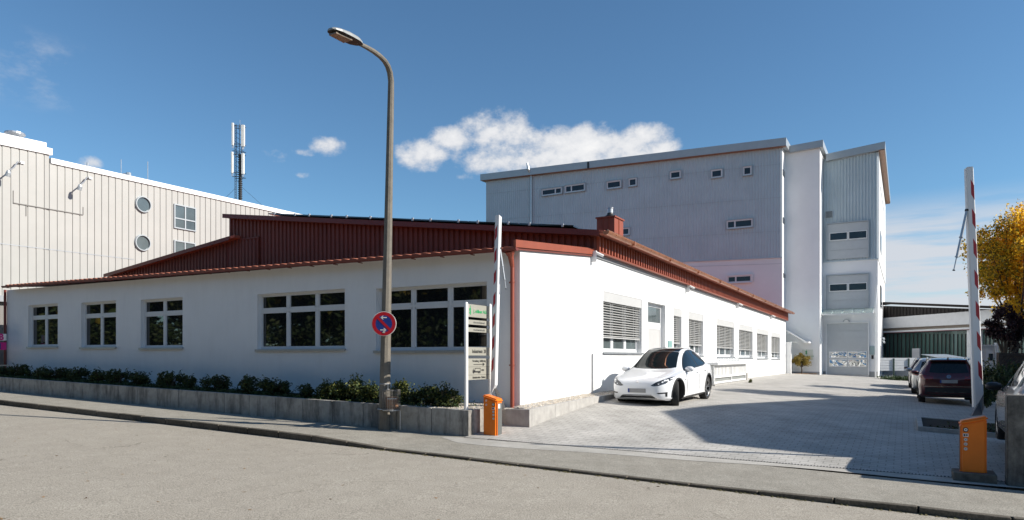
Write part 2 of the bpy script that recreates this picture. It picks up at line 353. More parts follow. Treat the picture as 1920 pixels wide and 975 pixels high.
# ------------------------------------------------------------------ ground sheets
AK = -3.65                                                          # kerb line
sheet('ground', (-120, 900), [-700, -400, -200, -60, -50, -40, -30, -20, -10, 0, 10, 20, 30, 40, 200, 400, 700], lambda a, b: street(b)-.42, M_ground, na=60)
sheet('road', (-17.5, AK+.004), fr(-110, 40, 1.0), lambda a, b: roadz(b) + .0, M_road, na=15)
def patch_edge(b):                                                  # older asphalt beyond a crooked seam, low on the left
    return -10.2 - .11*(b+1) + .05*math.sin(b*2.3)
sheet('road_patch', lambda b: (-14.5, patch_edge(b)), fr(-9, 5, .25), lambda a, b: roadz(b)+.004, M_walk, na=12)
sheet('pavement', (AK+.11, -1.72), fr(-60, 30, .5), walk, M_walk, na=7)
sheet('far_pavement', (-20, -17.5), fr(-110, 40, 2), lambda a, b: street(b)-.03, M_walk, na=3)
sheet('driveway', lambda b: (drain_a(b)-.02, 70.0), fr(-.32, 16.5, .56), lambda a, b: drive(a, b)+.002, M_pave, na=150)
sheet('rear_yard', (70, 130), fr(-10, 60, 5), lambda a, b: -1.95, M_walk, na=3)
sheet('side_yard', (6, 75), fr(16.4, 40, 4), lambda a, b: yard(a, 14)-.01, M_soil, na=20)
def apron_lo(b):
    return drain_a(b) - .12 - .42*min(1, max(0, b+.9)/.8) - .05*math.sin(b*1.7) - .10*math.sin(b*.6+1)
sheet('apron', lambda b: (apron_lo(b), drain_a(b)-.07), fr(-.75, 9.6, .3), lambda a, b: walk(a, b)+.004, M_apron, na=3)
# drain channel: iron grate of cross bars set in a concrete frame
bm = NB(); b = .35
M_iron = mat('drain_iron', (.035, .035, .035), .6, .2, 8, metal=.4)
M_slot = mat('drain_slot', (.008, .008, .008), .9, .1)
for b0, b1 in zip(fr(.25, 9.3, .5)[:-1], fr(.25, 9.3, .5)[1:]):
    z = street((b0+b1)/2); a = drain_a((b0+b1)/2)
    zz = (street(b0)+.001, street(b1)+.001)
    bba(bm, b0, b1, a-.07, a+.06, (zz[0]-.05, zz[1]-.05), zz, 1)
    k = b0
    while k < b1-.001:
        bba(bm, k, k+.022, a-.06, a+.05, street(k)-.01, street(k)+.006, 0); k += .05
o = mk('drain_channel', bm, [M_iron, M_slot]); tag(o, 'narrow dark iron drain grate across the mouth of the paved driveway', 'drain')
# kerb: stones with narrow joints; drops flush across the driveway
bm = NB(); s = -60.0
while s < 30:
    e = s+1.0; g = .012
    t0 = street(s)-drop(s); t1 = street(e)-drop(e); j = random.uniform(-.006, .006)
    bba(bm, s+g, e-g, AK, AK+.12, (t0-.3, t1-.3), (t0+.006+j, t1+.006+j)); s = e
bmesh.ops.bevel(bm, geom=[x for x in bm.edges], offset=.008, segments=1, affect='EDGES')
struct('kerb', bm, M_kerb)
bm = NB(); s = -60.0                                                # moss and grit in the gutter joint
rnd = random.Random(3)
for i in range(520):
    b = rnd.uniform(-2, 11) if i % 3 else rnd.uniform(-22, 11); a = AK - abs(rnd.gauss(0, .03)) + (.01 if rnd.random() < .3 else 0)
    p = P(a, b, roadz(b)); r = rnd.uniform(.01, .035)
    v = [bm.verts.new(p+Vector((r*math.cos(t)*rnd.uniform(.6, 1.2), r*math.sin(t)*rnd.uniform(.6, 1.2), 0.001+i*1e-6))) for t in (0, 1.3, 2.5, 3.8, 5)]
    top = bm.verts.new(p+Vector((0, 0, r*.6)))
    for k in range(5): bm.faces.new((v[k], v[(k+1) % 5], top))
o = mk('gutter_grit', bm, mat('moss', (.10, .10, .03), .9, .3, 30, col2=(.10, .07, .04))); tag(o, 'thin line of moss and grit along the kerb foot', 'moss', kind='stuff')
# ------------------------------------------------------------------ planter wall along the pavement, soil, gravel
AP = -1.75
def ptop(b): return -1.140 - .0205*(b+.4)
def bedz(a, b): return lerp(ptop(b)-.035, -1.11, clamp((a-AP)/1.75, 0, 1)) if b > -6 else ptop(b)-.035
bm = NB(); e = -.28
while e > -27:
    s = e-1.0; bba(bm, s+.009, e-.009, AP, AP+.13, (street(s)-.2, street(e)-.2), (ptop(s), ptop(e))); e = s
bab(bm, AP+.136, -.56, -.40, -.28, -2.0, (ptop(-.3), ptop(-.3)-.0))
bmesh.ops.bevel(bm, geom=[x for x in bm.edges], offset=.006, segments=1, affect='EDGES')
o = mk('retaining_wall', bm, M_conc, origin=P(AP, -13, street(-13))); tag(o, 'low stained concrete retaining wall of butted slabs between pavement and shrub bed', 'retaining wall')
sheet('planting_bed', (AP+.13, .0), fr(-27, -.40, .5), bedz, M_soil, na=4)
bm = NB()
bba(bm, -.12, .5, -.46, -.34, -2.0, (-1.185, -1.178))
def ktop(a): return -1.178 + .026*(a+.46) if a < 3.8 else -1.07
k = -.334
while k < 6.2:
    e = min(k+1.2, 6.25); bab(bm, k+.004, e-.004, .38, .5, -2.0, (ktop(k), ktop(e))); k = e
bmesh.ops.bevel(bm, geom=[x for x in bm.edges], offset=.005, segments=1, affect='EDGES')
o = mk('bed_edging', bm, M_conc2, origin=P(-.4, .4, -1.4)); tag(o, 'pale concrete edging wall round the gravel beside the sunlit house side', 'edging wall')
sheet('gravel_base', (-.34, 6.25), [.0, .1, .2, .3, .38], lambda a, b: ktop(a)-.015 + (.38-b)*.12, M_apron, na=8)
sheet('gravel_base', (AP+.1, -.0), [-2.6, -2, -1.2, -.6, -.40], lambda a, b: bedz(a, b)+.01, M_apron, na=4)
bm = NB(); rnd = random.Random(5); M_peb = [mat('pebble_beige', (.50, .42, .32), .8, .2, 9), mat('pebble_grey', (.36, .34, .32), .8, .2, 9), mat('pebble_pale', (.62, .57, .49), .8, .1, 9)]
def pebble(p, r):
    ax = rnd.uniform(0, 6.28); ca, sa = math.cos(ax), math.sin(ax); mi = rnd.randrange(3)
    q = [(1, 0, 0), (0, .75, 0), (-1, 0, 0), (0, -.75, 0)]; top = bm.verts.new(p+Vector((0, 0, r*.75)))
    vs = [bm.verts.new(p+Vector(((x*ca-y*sa)*r*rnd.uniform(.8, 1.2), (x*sa+y*ca)*r*rnd.uniform(.8, 1.2), r*rnd.uniform(.1, .3)))) for x, y, _ in q]
    lo = [bm.verts.new(v.co+Vector((0, 0, -r*.5))) for v in vs]
    for k in range(4):
        bm.faces.new((vs[k], vs[(k+1) % 4], top)).material_index = mi
        bm.faces.new((lo[k], lo[(k+1) % 4], vs[(k+1) % 4], vs[k])).material_index = mi
for i in range(2600):
    a = rnd.uniform(-.32, 6.2); b = rnd.uniform(.02, .37); pebble(P(a, b, ktop(a)-.012+(.38-b)*.12), rnd.uniform(.016, .034))
for i in range(1900):
    a = rnd.uniform(AP+.15, -.05); b = rnd.uniform(-2.3 if rnd.random() < .3 else -1.5, -.42); pebble(P(a, b, bedz(a, b)+.012), rnd.uniform(.016, .034))
for i in range(260):
    a = rnd.uniform(-.45, -.05); b = rnd.uniform(-.4, .1); pebble(P(a, b, -1.2), rnd.uniform(.016, .034))
o = mk('gravel', bm, M_peb, smooth=True); tag(o, 'beige gravel in the narrow beds round the house corner', 'gravel', kind='stuff')
bm = NB(); bba(bm, -.40, .38, -.45, -.0, -1.9, -1.205); struct('gravel_footing', bm, M_apron)
# ------------------------------------------------------------------ WHITE FACTORY HOUSE: front annex, hall, gable, roofs
fac = root('factory_house', 'long white factory house with red tiled eaves, dark red gable cladding and slatted window blinds', 'building', P(0, 0, -1.3))
def lin(s0, v0, s1, v1): return lambda s: v0 + (v1-v0)*(s-s0)/(s1-s0)
bL, zL = ona(13, 544, 0); bR, zR = ona(967, 468, 0); ftop = lin(bL, zL, 0, zR)
fw = []
for px0, px1 in ((52.8, 108.3), (152.3, 217.5), (264, 342.4), (482.6, 646.5), (705, 912.7)):
    m_ = (px0+px1)/2; b0 = ona(px0, 0, 0)[0]; b1 = ona(px1, 0, 0)[0]
    zt = ona(m_, 572-(m_-52.8)*.04976, 0)[1]; zs = ona(m_, 649.3+(m_-47)*.0093, 0)[1]; fw.append((b0, b1, zs, zt))
bm = NB(); holed(bm, CZ, W, -U, bL, 0, lambda s: -1.6, ftop, fw, .2)
E_, _ = onb(1473, 600, 0); G, _ = onb(1112, 476, 0)
mk('front_wall', bm, M_white, fac)
for i, (b0, b1, z0, z1) in enumerate(fw):
    window(fac, CZ, W, -U, b0, b1, z0, z1, (.5,) if i < 3 else (.333, .667), (.70 if i < 3 else .70,), fw=.06, t0=-.19)
# side wall on the drive, part before the gable
zA = onb(974.5, 466, 0)[1]; zB = onb(1112, 477, 0)[1]
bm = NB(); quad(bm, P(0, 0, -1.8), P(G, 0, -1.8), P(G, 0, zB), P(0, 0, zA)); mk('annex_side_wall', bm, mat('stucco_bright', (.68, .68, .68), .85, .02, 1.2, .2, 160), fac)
# left end wall
bm = NB(); quad(bm, P(0, bL, -1.5), P(G+12, bL, -1.5), P(G+12, bL, zL), P(0, bL, zL)); mk('end_wall', bm, M_white, fac)
# hall side wall with openings
t_ = lambda px: 544.6+.2455*(px-1131); s_ = lambda px: 658.5+.0438*(px-1131)
ops = []
for px0, px1, kind in ((1131, 1203.4, 'w'), (1214.8, 1247.4, 'd'), (1262.8, 1278, 'w'), (1291, 1318.5, 'w'), (1344, 1376.3, 'w'), (1385.5, 1411.4, 'w'), (1419, 1440, 'w'), (1446, 1462.5, 'w')):
    a0 = onb(px0, 0, 0)[0]; a1 = onb(px1, 0, 0)[0]
    zt = (onb(px0, t_(px0), 0)[1]+onb(px1, t_(px1), 0)[1])/2; zs = (onb(px0, s_(px0), 0)[1]+onb(px1, s_(px1), 0)[1])/2
    if kind == 'd': zs = -1.12
    ops.append((a0, a1, zs, zt, kind))
zE = onb(1472, 597, 0)[1]; stop = lin(G, zB+.3, E_, zE+.3)
bm = NB(); holed(bm, CZ, U, W, G, E_, lambda s: -1.8, stop, [o[:4] for o in ops], .24); mk('side_wall', bm, M_white, fac)
bm = NB(); quad(bm, P(E_, 0, -1.8), P(E_, -8, -1.8), P(E_, -8, zE+1), P(E_, 0, zE+.3)); mk('rear_wall', bm, M_white, fac)
# thin panel joints scored across the render of the side wall
bm = NB()
for frac in (.63, .80, .28):
    f0, f1 = lerp(-1.1, stop(G), frac), lerp(-1.1, stop(E_), frac)
    if frac == .63: continue
    bab(bm, G, E_, -.01, .0035, (f0, f1), (f0+.012, f1+.012))
mk('render_joint', bm, mat('joint_grey', (.62, .63, .64), .9, .02), fac)
M_blind = mat('blind_slat', (.52, .52, .51), .4, .04); M_box = mat('blind_box', (.50, .50, .49), .45, .03)
for a0, a1, z0, z1, k in ops:
    if k == 'd':
        w = window(fac, CZ, U, W, a0, a1, z0+.0, z1, (), (.74,), fw=.09, t0=-.22, gm=M_glassg, name='door', sill=False)
        bm = NB(); bab(bm, a0+.09, a1-.10, -.20, -.172, z0+.06, lerp(z0, z1, .74)-.06)
        bab(bm, a1-.22, a1-.18, -.172, -.13, z0+.95, z0+1.25); mk('door_leaf', bm, mat('door_grey', (.50, .50, .49), .5, .04), w)
        continue
    n = 3 if a1-a0 > 1.4 else 2
    w = window(fac, CZ, U, W, a0, a1, z0, z1, [i/n for i in range(1, n)], (), fw=.08, t0=-.24, gm=M_glassg)
    H = z1-z0; bm = NB(); bab(bm, a0+.01, a1-.01, -.15, -.012, z1-H*.165, z1-.004); mk('blind_box', bm, M_box, w)
    bm = NB(); lo = z0+H*.26; z = lo; hi = z1-H*.17
    while z < hi:                                                   # slats tilted to the light
        obox(bm, CZ+Vector((0, 0, 0)), U, W, a0+.03, a1-.03, -.115, -.108, z, z+.012)
        hexa(bm, [P(a0+.03, -.125, z+.030), P(a1-.03, -.125, z+.030), P(a1-.03, -.055, z), P(a0+.03, -.055, z), P(a0+.03, -.125, z+.034), P(a1-.03, -.125, z+.034), P(a1-.03, -.055, z+.004), P(a0+.03, -.055, z+.004)])
        z += .078
    bab(bm, a0+.03, a1-.03, -.115, -.065, lo-.05, lo-.02)
    for aa in (a0+.02, a1-.035): bab(bm, aa, aa+.015, -.10, -.08, z0+.1, hi)
    for q in (.2, .5, .8): bab(bm, lerp(a0, a1, q)-.006, lerp(a0, a1, q)+.006, -.06, -.054, lo, hi)
    mk('blind', bm, M_blind, w)
# annex lean-to roof: clay pantiles whose ends show as a saw line above the gutter
AF = -.28; tb0, tz0 = ona(10, 536, AF); tb1, tz1 = ona(968, 464, AF); eav = lin(tb0, tz0, tb1, tz1)
zrise = (onb(1110, 470, 0)[1] - onb(974, 458, 0)[1])/(G+.0)
bm = NB(); per = .30; s = tb0; cols = []
while s < tb1-.02:
    for q, h in ((0, .046), (.04, .050), (.10, .040), (.22, .016), (.285, .0)):
        if s+q <= tb1: cols.append((s+q, h))
    s += per
prev = None
for s, h in cols:
    z = eav(s)+h; rows = [(AF, z), (G+.02, z+zrise*(G-AF))]
    cur = [bm.verts.new(P(a, s, zz)) for a, zz in rows] + [bm.verts.new(P(AF, s, eav(s)-.012))]
    if prev:
        bm.faces.new((prev[0], cur[0], cur[1], prev[1])); bm.faces.new((prev[2], cur[2], cur[0], prev[0]))
    prev = cur
mk('tiled_roof', bm, M_tile, fac)
bm = NB(); hexa(bm, [P(AF+.02, tb0, tz0-.05), P(AF+.02, tb1, tz1-.05), P(G, tb1, tz1-.05+zrise*G), P(G, tb0, tz0-.05+zrise*G), P(AF+.02, tb0, tz0-.013), P(AF+.02, tb1, tz1-.013), P(G, tb1, tz1-.013+zrise*G), P(G, tb0, tz0-.013+zrise*G)]); mk('roof_boarding', bm, M_dkred, fac)
# half-round gutter in red sheet
bm = NB(); prev = None
for s in fr(tb0-.05, tb1+.06, 1.0):
    z = eav(s)-.015; cur = [bm.verts.new(P(AF-.065-.07*math.cos(t), s, z-.075*math.sin(t))) for t in [math.pi*k/8 for k in range(9)]]
    if prev:
        for k in range(8): bm.faces.new((prev[k], cur[k], cur[k+1], prev[k+1]))
    else: bm.faces.new(cur)
    prev = cur
bm.faces.new(prev)
for s in fr(tb0+.4, tb1-.3, .9): bba(bm, s, s+.03, AF-.14, AF+.02, eav(s)-.115, eav(s)-.095)
mk('gutter', bm, M_dkred if False else mat('gutter_red', (.17, .035, .026), .45, .08), fac)
# downpipe with hopper at the corner
pb, _ = ona(960.5, 600, -.09)
bm = NB(); tube(bm, [P(-.09, pb, -1.25), P(-.09, pb, eav(0)-.42)], .05, 14); tube(bm, [P(-.09, pb, eav(0)-.42), P(-.20, pb+.02, eav(0)-.18), P(-.24, pb+.02, eav(0)-.07)], [.05, .07, .13], 12)
for z in (-.2, 1.75): tube(bm, [P(-.09, pb, z), P(-.09, pb, z+.03)], .062, 14); bba(bm, pb-.09, pb-.05, -.09, .0, z, z+.03)
mk('downpipe', bm, mat('downpipe_red', (.30, .07, .04), .45, .06), fac)
bm = NB(); bx = bL+.03; tube(bm, [P(-.08, bx, -1.3), P(-.08, bx, tz0-.12)], .05, 12); mk('downpipe', bm, MATS['gutter_red'], fac)
# verge fascia on the side wall top
bm = NB(); hexa(bm, [P(-.30, .0, zA-.01), P(G, .0, zB-.01), P(G, .06, zB-.01), P(-.30, .06, zA-.01), P(-.30, .0, zA+.165), P(G, .0, zB+.165), P(G, .06, zB+.165), P(-.30, .06, zA+.165)]); mk('verge_board', bm, M_red, fac)
# gable cladding above the lean-to
GO = G-.32
gb0, gz0 = ona(418, 401, GO); gb1, gz1 = ona(1124, 431, GO); gtop = lin(gb0, gz0, gb1, gz1)
lb0, lz0 = ona(195, 514, GO); lb1, lz1 = ona(430, 443, GO); ltop = lin(lb0, lz0, lb1, lz1)
sb = ona(431, 440, G)[0]
zt0g = onb(1130, 474, .16)[1]-.03
bm = NB()
corrug(bm, lambda s, t: P(G-t, s), sb, .12, .21, .045, lambda s: (eav(s)-.1 if s < -.04 else zt0g), lambda s: gtop(s)-.12, duty=.58, ramp=.1)
corrug(bm, lambda s, t: P(G-t, s), lb0+.1, sb, .21, .045, lambda s: min(eav(s)-.1, ltop(s)-.2), lambda s: ltop(s)-.1, duty=.58, ramp=.1)
mk('gable_cladding', bm, M_dkred, fac)
bm = NB(); hz = ona(485, 447, G)[1]; hb0, hb1 = ona(457, 447, G)[0], ona(487, 447, G)[0]
corrug(bm, lambda s, t: P(G-.055-t, s), hb0, hb1, .21, .04, lambda s: eav(s), lambda s: hz, duty=.58, ramp=.1); bba(bm, hb0-.04, hb1+.06, G-.12, G-.0, hz, hz+.05); bba(bm, hb1+.0, hb1+.04, G-.11, G-.0, eav(hb1), hz); mk('hatch', bm, M_dkred, fac)
fh = (ona(700, 420, GO)[1]-ona(700, 429, GO)[1])
bm = NB(); bba(bm, gb0, gb1+.0, GO-.03, GO, (gz0-fh, gz1-fh), (gz0, gz1)); bba(bm, lb0, lb1, GO-.03, GO, (lz0-fh*.9, lz1-fh*.9), (lz0, lz1))
mk('fascia', bm, mat('fascia_red', (.13, .027, .021), .5, .06), fac)
bm = NB(); bba(bm, gb0+.02, gb1-.1, GO, G, (gz0-fh+.02, gz1-fh+.02), (gz0-fh+.05, gz1-fh+.05)); mk('soffit', bm, M_dkred, fac)
# hall roof: high on the left, falling to the eave on the drive; long fall along it follows the eave line
RB = .42; ze0 = onb(1128, 435, RB); ze1 = onb(1474, 583, RB)
fall = (ze1[1]-ze0[1])/(ze1[0]-ze0[0])
def roofz(a, b): return gtop(b) + fall*(a-GO)
bm = NB()
def slab(bm, b0, b1, a0, a1, th, zf):
    hexa(bm, [P(a0, b0, zf(a0, b0)-th), P(a1, b0, zf(a1, b0)-th), P(a1, b1, zf(a1, b1)-th), P(a0, b1, zf(a0, b1)-th), P(a0, b0, zf(a0, b0)), P(a1, b0, zf(a1, b0)), P(a1, b1, zf(a1, b1)), P(a0, b1, zf(a0, b1))])
slab(bm, gb0, RB+.06, GO, E_+.1, .10, lambda a, b: roofz(a, b)+.0)
slab(bm, lb0, lb1+.3, GO, E_, .10, lambda a, b: ltop(b))
mk('roof', bm, mat('roof_tile_red', (.40, .12, .075), .75, .15, 6, .3, 30), fac)
bm = NB(); a = GO+.15                                               # tile noses along the eave edge
while a < E_: z = roofz(a, RB); bab(bm, a, a+.20, RB-.5, RB+.10, z-.02, z+.035); a += .3
mk('eave_tiles', bm, M_roofd, fac)
bm = NB(); prev = None
for a in fr(GO-.05, E_+.1, 1.0):
    z = roofz(a, RB)-.04; cur = [bm.verts.new(P(a, RB+.13-.10*math.cos(t), z-.115*math.sin(t))) for t in [math.pi*k/8 for k in range(9)]]
    if prev:
        for k in range(8): bm.faces.new((prev[k], prev[k+1], cur[k+1], cur[k]))
    else: bm.faces.new(cur)
    prev = cur
bm.faces.new(prev)
for a in fr(GO+.5, E_-.3, .8): bab(bm, a, a+.035, RB-.02, RB+.245, roofz(a, RB)-.10, roofz(a, RB)-.075)
for a in fr(GO+2, E_-1, 4): bab(bm, a, a+.06, RB+.02, RB+.245, roofz(a, RB)-.165, roofz(a, RB)-.03)
mk('gutter', bm, M_copper, fac, smooth=True, ang=40)
zc1 = lambda a: roofz(a, RB)-.09
zt0 = onb(1130, 474, .16)[1]; zt1 = onb(1470, 598, .16)[1]; zct = lin(G, zt0, E_, zt1)
bm = NB(); corrug(bm, lambda s, t: P(s, .12+t), G-.02, E_, .24, .085, zct, zc1, duty=.45, ramp=.05); mk('eave_cladding', bm, M_red, fac)
bm = NB(); bab(bm, G, E_+.05, .0, .20, (zt0-.035, zt1-.035), (zt0, zt1)); mk('eave_trim', bm, M_red, fac)
bm = NB(); bab(bm, G+.0, E_-.2, .0, .05, (zt0-.15, zt1-.13), (zt0-.037, zt1-.037)); mk('blind_rail', bm, mat('rail_grey_shaded', (.36, .36, .36), .6, .03), fac)  # strip's grey is darkened to carry the shade under the eave
for px in (1114, 1290, 1383, 1446):
    a = onb(px, 0, .1)[0]; z = lin(G, zt0, E_, zt1)(a)
    bm = NB(); bab(bm, a, a+.05, .0, .16, z-.32, z-.0); tube(bm, [P(a+.02, .16, z-.06), P(a+.12, .34, z-.16)], .04, 8)
    mk('camera_bracket', bm, M_wpaint, fac)
# solar panels on the slope above the gable
M_pv = mat('solar_glass', (.008, .01, .02), .08, .2, 2, spec=.8); 
b0_, _ = ona(505, 395, GO); b1_, _ = ona(1078, 424, GO); n = int((b1_-b0_)/1.68); pb_ = (b1_-b0_)/n
for r in range(4):
    for i in range(n):
        bs = b0_+i*pb_; a0 = GO-.06+r*1.06; bm = NB()
        hexa(bm, [P(a, b, roofz(a, b)+dz) for dz in (.05, .095) for a, b in ((a0, bs+.02), (a0+1.02, bs+.02), (a0+1.02, bs+pb_-.02), (a0, bs+pb_-.02))])
        if r == 0:
            for q in (.2, .8): bba(bm, bs+pb_*q-.03, bs+pb_*q+.03, a0-.03, a0+.03, roofz(a0, bs+pb_*q)+.03, roofz(a0, bs+pb_*q)+.125, 1)
        mk('solar_panel', bm, [M_pv, M_steel], fac)
# chimney clad in red sheet with a steel cowl
cb = -1.15; ca0 = onb(1152, 0, cb)[0]; ca1 = onb(1168.5, 0, cb)[0]; cb0 = ona(1119, 0, ca0)[0]; cz1 = onb(1152, 404, cb)[1]
bm = NB(); bab(bm, ca0, ca1, cb0, cb, cz1-1.6, cz1-.05); bab(bm, ca0-.04, ca1+.04, cb0-.04, cb+.04, cz1-.05, cz1)
for q in (.33, .66): bba(bm, lerp(cb0, cb, q)-.015, lerp(cb0, cb, q)+.015, ca0-.02, ca0, cz1-1.6, cz1-.06)
for q in (.5,): bab(bm, lerp(ca0, ca1, q)-.015, lerp(ca0, ca1, q)+.015, cb, cb+.02, cz1-1.6, cz1-.06)
ch = mk('chimney', bm, M_red, fac)
cm, cbm = (ca0+ca1)/2, lerp(cb0, cb, .5); bm = NB(); tube(bm, [P(cm, cbm, cz1), P(cm, cbm, cz1+.1)], .17, 16); tube(bm, [P(cm, cbm, cz1+.1), P(cm, cbm, cz1+.16), P(cm, cbm, cz1+.2)], [.15, .11, .10], 16)
mk('flue_collar', bm, M_black, ch); bm = NB(); tube(bm, [P(cm, cbm, cz1+.2), P(cm, cbm, cz1+.36)], .11, 16); tube(bm, [P(cm, cbm, cz1+.37), P(cm, cbm, cz1+.39)], .13, 16); mk('flue_cap', bm, M_steel, ch)
# name plate by the door
a_ = onb(1252, 0, 0)[0]; a2 = onb(1259, 0, 0)[0]; zz = onb(1255, 639, 0)[1]; z3 = onb(1255, 652, 0)[1]
bm = NB(); bab(bm, a_, a2, 0.002, .03, z3, zz); mk('name_plate', bm, mat('plate_teal', (.25, .42, .40), .3, .05), fac)
a_ = onb(1110.3, 0, .01)[0]; bm = NB(); tube(bm, [P(a_, .03, -1.1), P(a_, .03, onb(1110, 663, .03)[1])], .022, 8); mk('conduit', bm, M_steel, fac)
# ------------------------------------------------------------------ TALL GREY WAREHOUSE
wh = root('tall_warehouse', 'tall warehouse clad in ribbed grey metal over white render with stacked loading doors', 'building', P(E_+5, 0, -1.5))
Ag = E_+.6; bg = ona(1466.5, 0, Ag)[0]; A2 = onb(1472, 0, bg)[0]; b2 = ona(1537.3, 0, A2)[0]; A3 = onb(1543, 0, b2)[0]; b3 = ona(1646, 0, A3)[0]; A4 = onb(1659, 0, b3)[0]
bW = ona(912.5, 0, Ag)[0]
print('warehouse', Ag, A2, A3, A4, bg, b2, b3, bW, 'G', G, 'E', E_)
gt0 = ona(912, 338, Ag)[1]; gt1 = ona(1466, 275, Ag)[1]; gb_0 = ona(1278.5, 490, Ag); gb_1 = ona(1466.4, 481.6, Ag); clb = lin(gb_0[0], gb_0[1], gb_1[0], gb_1[1]); clt = lin(bW, gt0, bg, gt1)
M_wrend = mat('render_pale', (.80, .80, .80), .85, .03, .5)
bm = NB(); hexa(bm, [P(Ag, bW, -2), P(Ag, bg, -2), P(A4, bg, -2), P(A4, bW, -2), P(Ag, bW, gt0), P(Ag, bg, gt1), P(A4, bg, gt1), P(A4, bW, gt0)]); mk('main_block', bm, M_wrend, wh)
bm = NB(); corrug(bm, lambda s, t: P(Ag-.03-t, s), bW-.05, bg, .22, .035, clb, clt, duty=.45, ramp=.15)
bba(bm, bW-.05, bg+.02, Ag-.10, Ag, (clb(bW)-.08, clb(bg)-.08), (clb(bW)+.0, clb(bg)+.0)); mk('ribbed_cladding', bm, M_grey, wh)
bm = NB()
for k in (1.35, 3.9, 6.5, 9.0): z = lambda b: clt(b)-k; bba(bm, bW-.04, bg, Ag-.088, Ag-.082, (z(bW), z(bg)), (z(bW)+.02, z(bg)+.02))
mk('sheet_lap', bm, M_greyt, wh)
z2t = ona(1505, 281, A2)[1]; z3l = ona(1545, 296, A3)[1]; z3r = ona(1646, 288, A3)[1]; z3 = (z3l+z3r)/2
bm = NB(); bba(bm, bg, b2, A2, A3+6, -2, z2t); mk('stair_tower', bm, mat('render_tower', (.84, .84, .84), .85, .03, .5), wh)
zcl = ona(1600, 487, A3)[1]
bm = NB(); bba(bm, b2+.0, b3, A3, A4, -2, z3); mk('loading_tower', bm, M_wrend, wh)
bm = NB(); corrug(bm, lambda s, t: P(A3-.03-t, s), b2+.03, b3, .22, .05, lambda s: zcl, lambda s: z3, duty=.45, ramp=.15); bba(bm, b2+.02, b3+.04, A3-.1, A3, zcl-.08, zcl); mk('ribbed_cladding', bm, M_grey, wh)
bm = NB(); bab(bm, A3-.02, A4, b3, b3+.06, zcl, z3); bab(bm, A3-.1, A4, b3, b3+.07, zcl-.09, zcl-.01); mk('side_cladding', bm, M_wpaint, wh)
# roof edge trims: deep boxes that overhang, sloped with the roof
def trim(bm, b0, b1, a0, a1, zl, zh, h=.55, o=.45):
    hexa(bm, [P(a0-o, b0, zl-.12), P(a0-o, b1, zh-.12), P(a1, b1, zh-.12), P(a1, b0, zl-.12), P(a0-o, b0, zl+h-.12), P(a0-o, b1, zh+h-.12), P(a1, b1, zh+h-.12), P(a1, b0, zl+h-.12)])
bm = NB(); trim(bm, bW-.45, bg+.35, Ag, A4, gt0+.05, gt1+.05, .60); mk('roof_edge', bm, M_greyt, wh)
bm = NB(); trim(bm, bg+.36, b2+.25, A2, A3+6, z2t-.02, z2t+.08, .52, .3); mk('roof_edge', bm, M_greyt, wh)
bm = NB(); trim(bm, b2+.26, b3+.5, A3, A4, z3-.14, z3+.22, .55, .4); mk('roof_edge', bm, M_greyt, wh)
M_brn = mat('soffit_copper', (.30, .16, .10), .5, .1)
bm = NB(); bab(bm, A3-.35, A4, b3+.07, b3+.46, z3+.02, z3+.06); bab(bm, Ag-.4, Ag-.1, bW-.3, bg+.3, gt0-.10, gt0-.07) if False else None; bba(bm, bW-.4, bg+.3, Ag-.42, Ag-.04, (gt0-.10, gt1-.10), (gt0-.075, gt1-.075)); mk('soffit', bm, M_brn, wh)
M_tg = mat('warehouse_glass', (.02, .032, .045), .1, .2, .6, spec=.4)
wl = [((1015.9, 353.3), (1053.8, 365.5), (.68,)), ((1059.9, 346.1), (1097, 359.8), (.32,)), ((1138, 339.3), (1164.6, 353.3), ()), ((1179, 334.4), (1194, 349.2), ()), ((1256.5, 321), (1276.6, 335), ()),
      ((1333.5, 318), (1354.4, 333.2), ()), ((1393.5, 312.4), (1409.4, 328.7), ()), ((1362.7, 412), (1411.3, 427.5), (.32,)), ((1364, 516.5), (1409.4, 529.8), (.35,)), ((1166, 427.3), (1180.6, 441), ())]
for (x0, y0), (x1, y1), sp in wl:
    b0, zt = ona(x0, y0, Ag-.1); b1, zb = ona(x1, y1, Ag-.1); mid = (b0+b1)/2; zt = ona((x0+x1)/2, y0, Ag-.1)[1]; zb = ona((x0+x1)/2, y1, Ag-.1)[1]
    w = window(wh, CZ, W, -(U), b0, b1, zb, zt, sp, (), fw=.10, t0=-Ag+0.0 if False else -(Ag-.10)+.0, th=.05, gm=M_tg, sill=False, sash=False) if False else None
    bm = NB(); o2 = CZ + U*(Ag-.085)
    w = window(wh, o2, W, -U, b0, b1, zb, zt, sp, (), fw=.10, t0=.0, th=.06, gm=M_tg, sill=False, sash=False)
    for g in w.children: pass
    bm = NB(); obox(bm, o2, W, -U, b0-.07, b1+.07, .0, .12, zt, zt+.05); obox(bm, o2, W, -U, b0-.05, b1+.05, .0, .13, zb-.05, zb); obox(bm, o2, W, -U, b0-.07, b0, 0, .10, zb, zt); obox(bm, o2, W, -U, b1, b1+.07, 0, .10, zb, zt); mk('window_trim', bm, M_greyt if y0 < 500 else M_wrend, w)
